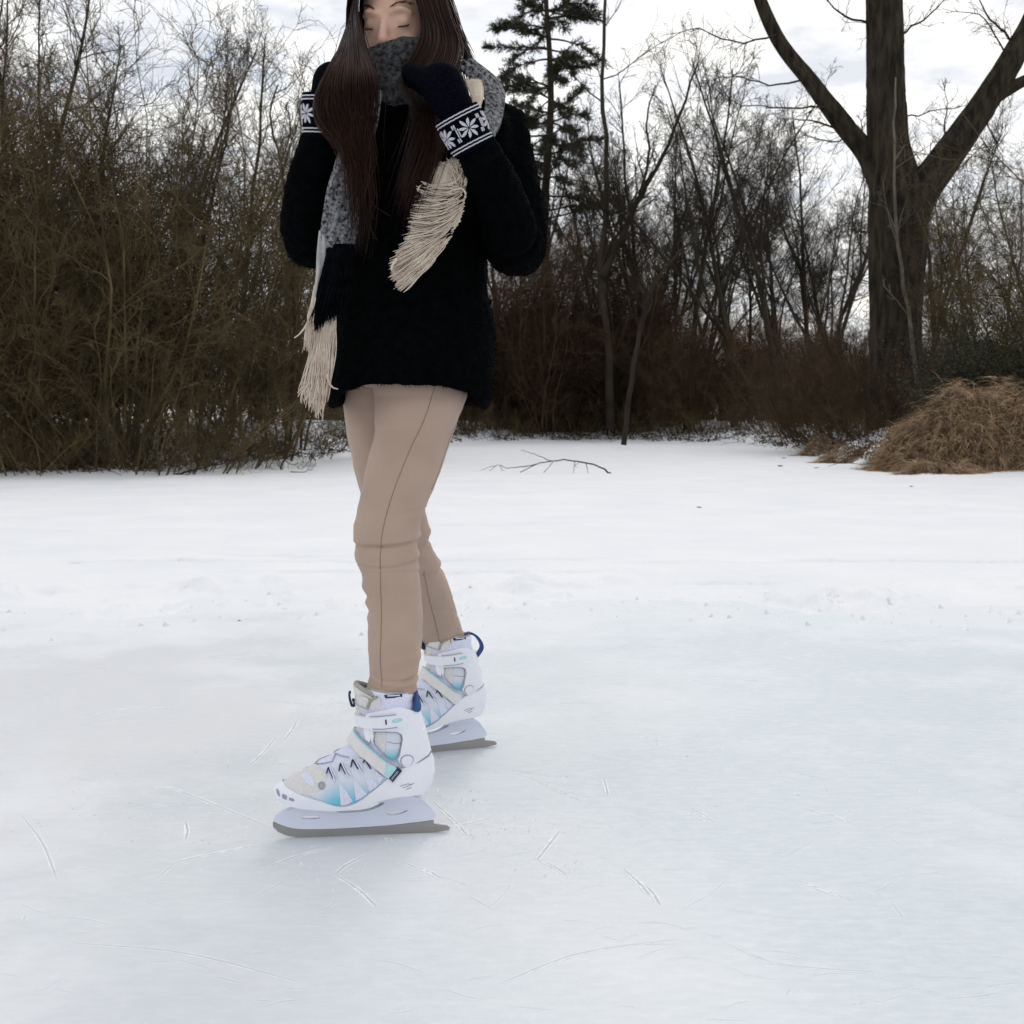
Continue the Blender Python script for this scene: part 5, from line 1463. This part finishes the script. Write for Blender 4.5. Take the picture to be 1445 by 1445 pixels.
# forked slender tree, traced
def custom_tree(name, Y, stems, label, m, seed, nb=14, nt=7, cat='tree', sub2=2, ln=(.12, .3), t0=.25):
    r = random.Random(seed); S, T = Chains(), Chains()
    p0 = at(*stems[0][0][0], Y); base = np.array((p0.x, Y, terrain(p0.x, Y)))
    for pts, r0, r1 in stems:
        Q = [np.array(tuple(at(x, y, Y + r.uniform(-.15, .15) * (k > 0)))) - base for k, (x, y) in enumerate(pts)]
        Q = [np.array(q) for q in catmull(Q, 18)]
        Q = [q + np.array((r.gauss(0, r0 * .25), 0, 0)) * (0 < i < 17) for i, q in enumerate(Q)]
        S.add(Q, [r0 + (r1 - r0) * (i / 17) ** .8 for i in range(18)], 10)
        L = float(np.linalg.norm(Q[-1] - Q[0]))
        for _ in range(nb):
            t = r.uniform(t0, 1); p, e = along(Q, t); l = L * r.uniform(*ln)
            B = walk(r, p, side_dir(r, e, r.uniform(.4, 1.0)), l, 7, .15, .09)
            rb = max(.010, (r0 + (r1 - r0) * t) * .35)
            S.add(B, [rb * (1 - .7 * i / 6) for i in range(7)], 4)
            twiggery(r, T, B, l, nt, .1, (.4, 1.0), (.25, .55), max(.006, rb * .45), .05, 2, sub2)
    root = plant(name, S, T, m, m, 'trunk', 'crown'); root.location = base
    return tag(root, label, cat)
custom_tree('bare_tree', 39.0, [([(862, 606), (858, 480), (848, 395), (853, 330), (856, 240), (850, 150), (853, 40), (858, -60)], .15, .04),
                                ([(849, 390), (868, 350), (888, 310), (912, 265), (935, 215), (960, 160), (985, 90)], .13, .03),
                                ([(888, 312), (905, 268), (915, 215), (912, 170), (925, 120)], .07, .02)], 'forked slender bare tree beside the dark pine, behind the far bank', M_DARKTWIG, 5, 12, 5)
custom_tree('bare_tree', 30.0, [([(700, 600), (690, 470), (705, 350)], .05, .02), ([(880, 628), (902, 470), (930, 390), (985, 330)], .07, .02), ([(865, 622), (835, 470), (800, 420)], .06, .02), ([(1040, 612), (1046, 470), (1035, 330)], .07, .02)][1:2], 'leaning thin tree with its foot in the snow on the far bank', M_DARKTWIG, 6, 8, 5)
custom_tree('bare_tree', 20.0, [([(412, 590), (416, 470), (408, 330), (396, 230), (382, 165), (392, 120)], .035, .012), ([(396, 230), (410, 185), (404, 150)], .014, .008)], 'thin lone stem at the right edge of the left thicket', M_DARKTWIG, 9, 6, 4)

# the great trunk
def great_tree():
    Y = 24.0
    r = random.Random(12)
    base = at(1264, 612, Y); root = empty('great_tree', (base.x, Y, terrain(base.x, Y)))
    tag(root, 'massive dark tree trunk dividing into heavy limbs above the dry grass mound', 'tree')
    o0 = np.array(tuple(root.location))
    def limb(pts, name, par, k=64, n=130, flare=False):
        P = [np.array(tuple(at(x, y, Y + dy))) - o0 for x, y, w, dy in pts]
        R = [w / 2 / (F / Y) for x, y, w, dy in pts]
        Q = catmull([tuple(p) + (q,) for p, q in zip(P, R)], n)
        rings = tube_rings([q[:3] for q in Q], [q[3] for q in Q], k)
        for i, ring in enumerate(rings):
            c = Vector(Q[i][:3])
            for j, v in enumerate(ring):
                d = v - c; a = 2 * math.pi * j / k
                f = 1 + .05 * fbm((math.cos(a) * 1.6, math.sin(a) * 1.6, Q[i][2] * .5), 1, 3) + .028 * math.sin(a * 9 + 2.2 * fbm((math.cos(a), math.sin(a), Q[i][2] * .9), 1, 2)) + .035 * fbm((v.x * 5, v.y * 5, v.z * 1.4), 1, 4) - .085 * max(0, 1 - 5.5 * abs(noise.noise(Vector((math.cos(a) * 3.4 + 7, math.sin(a) * 3.4, Q[i][2] * 1.1)))))
                if flare: f += .16 * math.exp(-max(0, v.z) / .35) * (.6 + .4 * math.sin(a * 5))
                ring[j] = c + d * f
        V, Fc = loft(rings)
        return mesh_obj(name, V, Fc, M_BARK, par)
    t = limb([(1263, 640, 84, 0), (1263, 600, 80, 0), (1263, 500, 73, 0), (1264, 420, 71, 0), (1266, 330, 80, 0), (1262, 262, 70, 0), (1254, 210, 57, 0), (1250, 139, 54, 0), (1249, 40, 50, 0), (1246, -80, 44, 0), (1250, -240, 36, 0), (1240, -420, 24, 0)], 'trunk', root, 110, 260, True)
    limb([(1250, 300, 30, .05), (1236, 248, 30, .05), (1222, 216, 29, .05), (1196, 183, 27, .05), (1168, 147, 25, .05), (1140, 110, 22, .05), (1095, 50, 19, .1), (1060, -40, 15, .1), (1040, -150, 9, .1)], 'limb', t)
    limb([(1268, 380, 50, -.05), (1282, 320, 50, -.05), (1300, 272, 48, -.05), (1328, 232, 44, -.05), (1358, 190, 41, -.05), (1385, 152, 38, -.05), (1430, 80, 34, 0), (1470, 0, 29, .1), (1500, -120, 22, .2), (1520, -260, 12, .2)], 'limb', t)
    limb([(1382, 156, 22, -.05), (1420, 128, 18, -.1), (1480, 100, 13, -.2), (1560, 88, 8, -.3)], 'limb', t, 16, 24)
    S, T = Chains(), Chains()
    for pts, r0, L in (([(1222, 212), (1190, 190), (1150, 172), (1105, 168)], .03, 2.2), ([(1170, 150), (1120, 152), (1070, 150), (1020, 138)], .022, 2.4), ([(1200, 186), (1180, 200), (1150, 196), (1120, 178)], .02, 1.5), ([(1222, 200), (1216, 178), (1222, 150)], .016, 1.0), ([(1280, 165), (1310, 158), (1345, 152), (1378, 150)], .016, 1.4),
                       ([(1340, 205), (1333, 180), (1336, 150), (1330, 110)], .018, 1.5), ([(1300, 262), (1292, 245), (1296, 230)], .012, .6), ([(1140, 110), (1090, 120), (1040, 108), (990, 115)], .022, 2.2), ([(1095, 50), (1040, 60), (980, 40), (930, 62)], .02, 2.2), ([(1249, 40), (1190, 20), (1150, -20)], .03, 2), ([(1249, 60), (1300, 30), (1340, -10)], .03, 2),
                       ([(1246, -60), (1180, -100), (1120, -130)], .04, 2.6), ([(1440, 66), (1400, 30), (1370, -20)], .03, 2), ([(1425, 90), (1405, 50), (1380, 20), (1330, 15)], .02, 1.8), ([(1385, 152), (1400, 190), (1420, 240)], .02, 1.4), ([(1233, 330), (1200, 325), (1165, 330)], .012, 1.0), ([(1228, 400), (1195, 390), (1160, 400)], .012, 1.1), ([(1300, 350), (1330, 335), (1372, 330)], .013, 1.2), ([(1300, 420), (1335, 400), (1380, 395)], .013, 1.2)):
        Q = [np.array(tuple(at(x, y, Y + r.uniform(-.2, .2)))) - o0 for x, y in pts]
        Q = [np.array(q) for q in catmull(Q, 12)]; Q = [q + np.array((r.gauss(0, .015), 0, r.gauss(0, .015))) for q in Q]
        S = Chains(); S.add(Q, [r0 * (1 - .75 * i / 11) for i in range(12)], 6); S.build('branch', M_DARKTWIG, root)
        twiggery(r, T, Q, L, 12, .1, (.4, 1.0), (.15, .36), .008, .0, 3, 2)
    tag(T.build('twigs', M_DARKTWIG, root), kind='stuff')
    return root
great_tree()
custom_tree('sapling', 23.0, [([(1300, 590), (1292, 520), (1283, 440), (1270, 370), (1263, 300), (1262, 225), (1262, 160), (1264, 110)], .045, .016), ([(1286, 450), (1262, 420), (1246, 402)], .016, .008), ([(1263, 225), (1272, 212), (1277, 204)], .018, .008)], 'pale thin sapling growing up in front of the great trunk', M_PALEBARK, 31, 4, 3, sub2=1)

# dark pine
def pine():
    Y = 47.0; r = random.Random(4); px0 = 772
    p0 = at(px0, 600, Y); root = empty('pine_tree', (p0.x, Y, terrain(p0.x, Y)))
    tag(root, 'tall dark pine with drooping needle clumps behind the skater\'s shoulder', 'tree')
    H = 21.0; S = Chains()
    P = [np.array((.12 * math.sin(i * .7), .1 * math.cos(i * .9), H * i / 19)) for i in range(20)]
    S.add(P, [.24 * (1 - .85 * i / 19) for i in range(20)], 10)
    V, T = [], []
    z = 7.2
    while z < H:
        n = r.randint(3, 5)
        for _ in range(n):
            a = r.uniform(0, 6.283); L = (2.7 - .9 * max(0, z - 12) / 9) * r.uniform(.55, 1.1)
            p, _ = along(P, z / H)
            B = walk(r, p, unit(np.array((math.cos(a), math.sin(a), r.uniform(-.1, .35)))), L, 9, .10, -.03)
            S.add(B, [.045 * (1 - .8 * i / 8) for i in range(9)], 4)
            for _ in range(int(30 * L)):
                t = r.uniform(.25, 1) ** .8; q, e = along(B, t)
                tw = side_dir(r, e, r.uniform(.2, 1.0)); l = r.uniform(.12, .42)
                q2 = q + tw * l
                S.add([q, q + tw * l * .5, q2], [.008, .006, .004], 3)
                for _ in range(13):
                    c = q + tw * l * r.uniform(.2, 1.05); d = side_dir(r, tw, r.uniform(.3, 1.2)); d[2] += r.uniform(-.1, .35)
                    w = unit(np.cross(d, np.array((r.gauss(0, 1), r.gauss(0, 1), r.gauss(0, 1))))) * .014
                    b = len(V); V += [c - w, c + w, c + d * r.uniform(.10, .20)]; T.append((b, b + 1, b + 2))
        z += r.uniform(.3, .62)
    S.build('trunk', M_DARKTWIG, root)
    tag(mesh_obj('needles', np.array(V), np.array(T), M_NEEDLE, root, smooth=False), kind='stuff')
pine()

# dry grass mound and tufts
def grass_mound(cx, cy, w, d, h, n, label, seed, blade=.55, name='dry_grass'):
    r = random.Random(seed); V, T = [], []
    z0 = terrain(cx, cy)
    for _ in range(n):
        a = r.uniform(0, 6.283); q = math.sqrt(r.random())
        x, y = math.cos(a) * q * w, math.sin(a) * q * d
        top = h * max(0, 1 - q ** 2.4) * (.80 + .62 * fbm((x * 1.9, y * 1.9, seed + .4), 1, 3) + .12)
        z = top * (1 - r.random() ** 2.2 * .9) if r.random() < .85 else r.uniform(0, .2)
        p = np.array((x, y, z + min(0, terrain(cx + x, cy + y) - z0)))
        out = np.array((x / (w * w + .01), y / (d * d + .01), 0)); out = unit(out + np.array((r.gauss(0, .5), r.gauss(0, .5), 0)))
        L = blade * r.uniform(.4, 1.2); dr = unit(out * r.uniform(.5, 1.2) + np.array((0, 0, r.uniform(-.1, .9))))
        wv = unit(np.cross(dr, np.array((r.gauss(0, 1), r.gauss(0, 1), r.gauss(0, 1))))) * r.uniform(.003, .0065)
        b = len(V); k = 5
        for i in range(k):
            V += [p - wv * (1 - .8 * i / (k - 1)), p + wv * (1 - .8 * i / (k - 1))]
            dr = unit(dr + np.array((r.gauss(0, .12), r.gauss(0, .12), -.34)))
            p = p + dr * L / k
            fl = terrain(cx + p[0], cy + p[1]) - z0 + .055
            if p[2] < fl: p[2] = fl
        for i in range(k - 1): T.append((b + 2 * i, b + 2 * i + 1, b + 2 * i + 3, b + 2 * i + 2))
    o = mesh_obj(name, np.array(V), np.array(T), M_GRASS, smooth=False)
    o.location = (cx, cy, z0 - .05)
    return tag(o, label, 'grass mound')
grass_mound(X(1362, 16.9), 16.9, 1.18, 1.0, .98, 17000, 'big mound of rusty dry grass at the foot of the great trunk', 1)
grass_mound(X(1465, 16.6), 16.6, 1.0, .9, .9, 7000, 'mound of dry grass running out of view at the right bank', 2)
grass_mound(X(1195, 20.2), 20.2, .40, .4, .36, 1500, 'small dark tuft of dry grass left of the big grass mound', 3, .4)
grass_mound(X(1160, 24), 24, .4, .4, .4, 1500, 'small brown grass tuft at the snow edge below the slender trees', 4, .4)
grass_mound(X(1325, 15.7), 15.7, .42, .22, .20, 1800, 'low fringe of pale dry grass spilling onto the snow', 5, .35)

# dark evergreen bush behind the mound
def leafy_bush(cx, cy, w, h, n, label, seed):
    r = random.Random(seed); V, T = [], []
    root = empty('evergreen_bush', (cx, cy, terrain(cx, cy))); tag(root, label, 'bush')
    S = Chains()
    tips = []
    for _ in range(60):
        a = r.uniform(0, 6.283); q = r.uniform(0, w * .8)
        P = walk(r, np.array((math.cos(a) * q * .5, math.sin(a) * q * .4, 0)), unit(np.array((math.cos(a) * .5, math.sin(a) * .5, 1))), h * r.uniform(.5, 1.05), 9, .16, .02)
        S.add(P, [.014 * (1 - .7 * i / 8) for i in range(9)], 4); tips.append(P)
    for _ in range(n):
        P = tips[r.randrange(60)]; p, e = along(P, r.uniform(.15, 1))
        c = p + np.array((r.gauss(0, .20), r.gauss(0, .20), r.gauss(0, .16)))
        u = unit(np.array((r.gauss(0, 1), r.gauss(0, 1), r.gauss(-.3, .6)))); v = unit(np.cross(u, np.array((r.gauss(0, 1), r.gauss(0, 1), 1))))
        l = r.uniform(.025, .06); b = len(V)
        V += [c, c + u * l * .5 + v * l * .32, c + u * l, c + u * l * .5 - v * l * .32]; T.append((b, b + 1, b + 2, b + 3))
    S.build('stem', M_DARKTWIG, root); tag(mesh_obj('leaves', np.array(V), np.array(T), M_GREEN, root, smooth=False), kind='stuff')
leafy_bush(X(1395, 19.6), 19.6, 1.2, 2.2, 15000, 'dark green evergreen bush between the great trunk and the right edge', 1)
leafy_bush(X(1500, 18.8), 18.8, 1.3, 2.6, 12000, 'dark evergreen bush past the grass mound at the far right', 2)

# leaf litter and twigs on the snowy banks
def litter():
    r = random.Random(19); V, T = [], []
    c = Chains()
    for _ in range(15000):
        px = r.uniform(-150, 1420); u = (px - CXP) / F; s0 = shore_u(u)
        Y = s0 + .2 + r.expovariate(1 / 3.2) * (1 if s0 > 25 else .6)
        x = u * Y
        if fbm((x * .8, Y * .35, 4), 1, 3) < -.12: continue
        z = terrain(x, Y) + .012; l = r.uniform(.03, .09) * (1.3 if s0 > 25 else .7); a = r.uniform(0, 6.28); b = len(V)
        tz = r.uniform(0, .07)
        V += [(x, Y, z), (x + math.cos(a) * l * .6, Y + math.sin(a) * l * .6, z + tz), (x + math.cos(a + .5) * l, Y + math.sin(a + .5) * l, z + tz * r.random()), (x + math.cos(a + 1) * l * .6, Y + math.sin(a + 1) * l * .6, z + .01)]
        T.append((b, b + 1, b + 2, b + 3))
    for _ in range(1700):
        px = r.uniform(-150, 1300); u = (px - CXP) / F; Y = shore_u(u) + .1 + r.expovariate(1 / 1.6); x = u * Y
        a = r.uniform(0, 6.28)
        P = walk(r, np.array((x, Y, terrain(x, Y))), unit(np.array((math.cos(a), math.sin(a), r.uniform(.0, 1.2)))), r.uniform(.2, .8), 5, .25, -.1)
        c.add(P, [.007, .006, .005, .004, .003], 3)
    tag(mesh_obj('leaf_litter', np.array(V), np.array(T), M_LEAF, smooth=False), 'dead leaves littering the snow under the bank shrubs', 'leaf litter', kind='stuff')
    tag(c.build('fallen_twigs', M_DARKTWIG), 'fallen twigs poking out of the snow along the banks', 'twigs', kind='stuff')
litter()

# branches lying on the pond's snow
def lying(name, Y, paths, r0, label, seed, m=None, lift=0.0):
    r = random.Random(seed); root = None
    for pts, k in paths:
        P = catmull([tuple(at(x, y, Y)) for x, y in pts], 16)
        P = [p + np.array((0, r.gauss(0, .03), r.gauss(0, .006))) for p in P]
        P = [np.array((p[0], p[1], max(p[2], terrain(p[0], p[1]) + .004))) for p in P]
        c = Chains(); c.add(P, [r0 * k * (1 - .6 * i / 15) for i in range(16)], 6)
        o = c.build(name if root is None else 'twig', m or M_DARKTWIG, root)
        root = root or o
    return tag(root, label, 'branch')
lying('fallen_branch', 16.2, [([(862, 671), (850, 660), (828, 653), (800, 650), (778, 651), (758, 655), (734, 667)], 1.3), ([(778, 651), (758, 642), (735, 635)], .6), ([(758, 655), (735, 659), (715, 660), (704, 656), (690, 664)], .7), ([(780, 652), (772, 662), (766, 668)], .5),
                              ([(811, 652), (810, 660), (809, 670)], .5), ([(827, 654), (829, 663), (830, 670)], .5), ([(700, 658), (688, 660), (678, 664)], .4), ([(818, 652), (812, 657), (815, 660)], .3), ([(706, 657), (708, 663), (712, 664)], .4)], .010, 'bare arched branch lying on the snow right of the skater\'s knees', 1)
lying('fallen_branch', 16.6, [([(395, 661), (402, 648), (418, 640), (436, 641), (446, 650)], 1.2), ([(418, 640), (432, 634), (448, 636)], .6), ([(402, 650), (412, 655), (430, 652)], .5), ([(440, 644), (445, 655), (438, 662)], .5), ([(425, 640), (428, 652), (420, 660)], .4), ([(410, 676), (425, 668), (443, 662)], .7)], .011, 'small arched twig bundle on the snow left of the skater', 2)
lying('fallen_branch', 15.9, [([(248, 673), (262, 666), (285, 660), (318, 652)], 1.3), ([(318, 652), (340, 645), (372, 628)], .9), ([(270, 664), (262, 674)], .5), ([(180, 665), (200, 650), (240, 640)], .8)], .013, 'broken dark branches sticking out of the left thicket over the snow', 3)
# snow-dusted log deep in the wood
lg = Chains(); lg.add([tuple(at(x, y, 41)) for x, y in ((1050, 553), (1060, 550), (1072, 548), (1092, 544))], [.09, .09, .085, .08], 10)
lo = lg.build('fallen_log', M_DARKTWIG); tag(lo, 'fallen log dusted with snow between the slender trees', 'log')
sc_ = Chains(); sc_.add([tuple(at(x, y - 2, 40.97)) for x, y in ((1053, 553), (1060, 550), (1072, 548), (1088, 545))], [.04, .07, .07, .03], 8); sc_.build('snow_cap', M_SNOW, lo)
# single dead leaves on the open snow
lf = None
for px, py, s in ((987, 720, .055), (1101, 660, .10), (1152, 662, .08), (1106, 648, .09), (842, 1046, .0), (338, 876, .014), (1238, 668, .07), (1286, 690, .05)):
    if not s: continue
    g = ground(px, py)
    V = [(0, -.5, .02), (.35, -.2, .12), (.4, .2, .05), (0, .55, .1), (-.4, .2, .14), (-.35, -.2, .03), (0, 0, .0)]
    V2 = [(a, b, c - .03) for a, b, c in V]
    Fc = [(i, (i + 1) % 6, 6) for i in range(6)] + [((i + 1) % 6 + 7, i + 7, 13) for i in range(6)] + [(i, i + 7, (i + 1) % 6 + 7, (i + 1) % 6) for i in range(6)]
    if lf is None:
        lf = mesh_obj('leaf', V + V2, Fc, M_LEAF, smooth=False); o = lf
    else:
        o = lf.copy(); COL.objects.link(o)
    o.location = (g.x, g.y, max(0, terrain(g.x, g.y)) + s * .02); o.scale = (s, s, s); o.rotation_euler = (0, 0, px * 1.7)
    tag(o, 'small curled dead leaf lying alone on the open snow', 'leaf', 'dead leaves on the open snow')
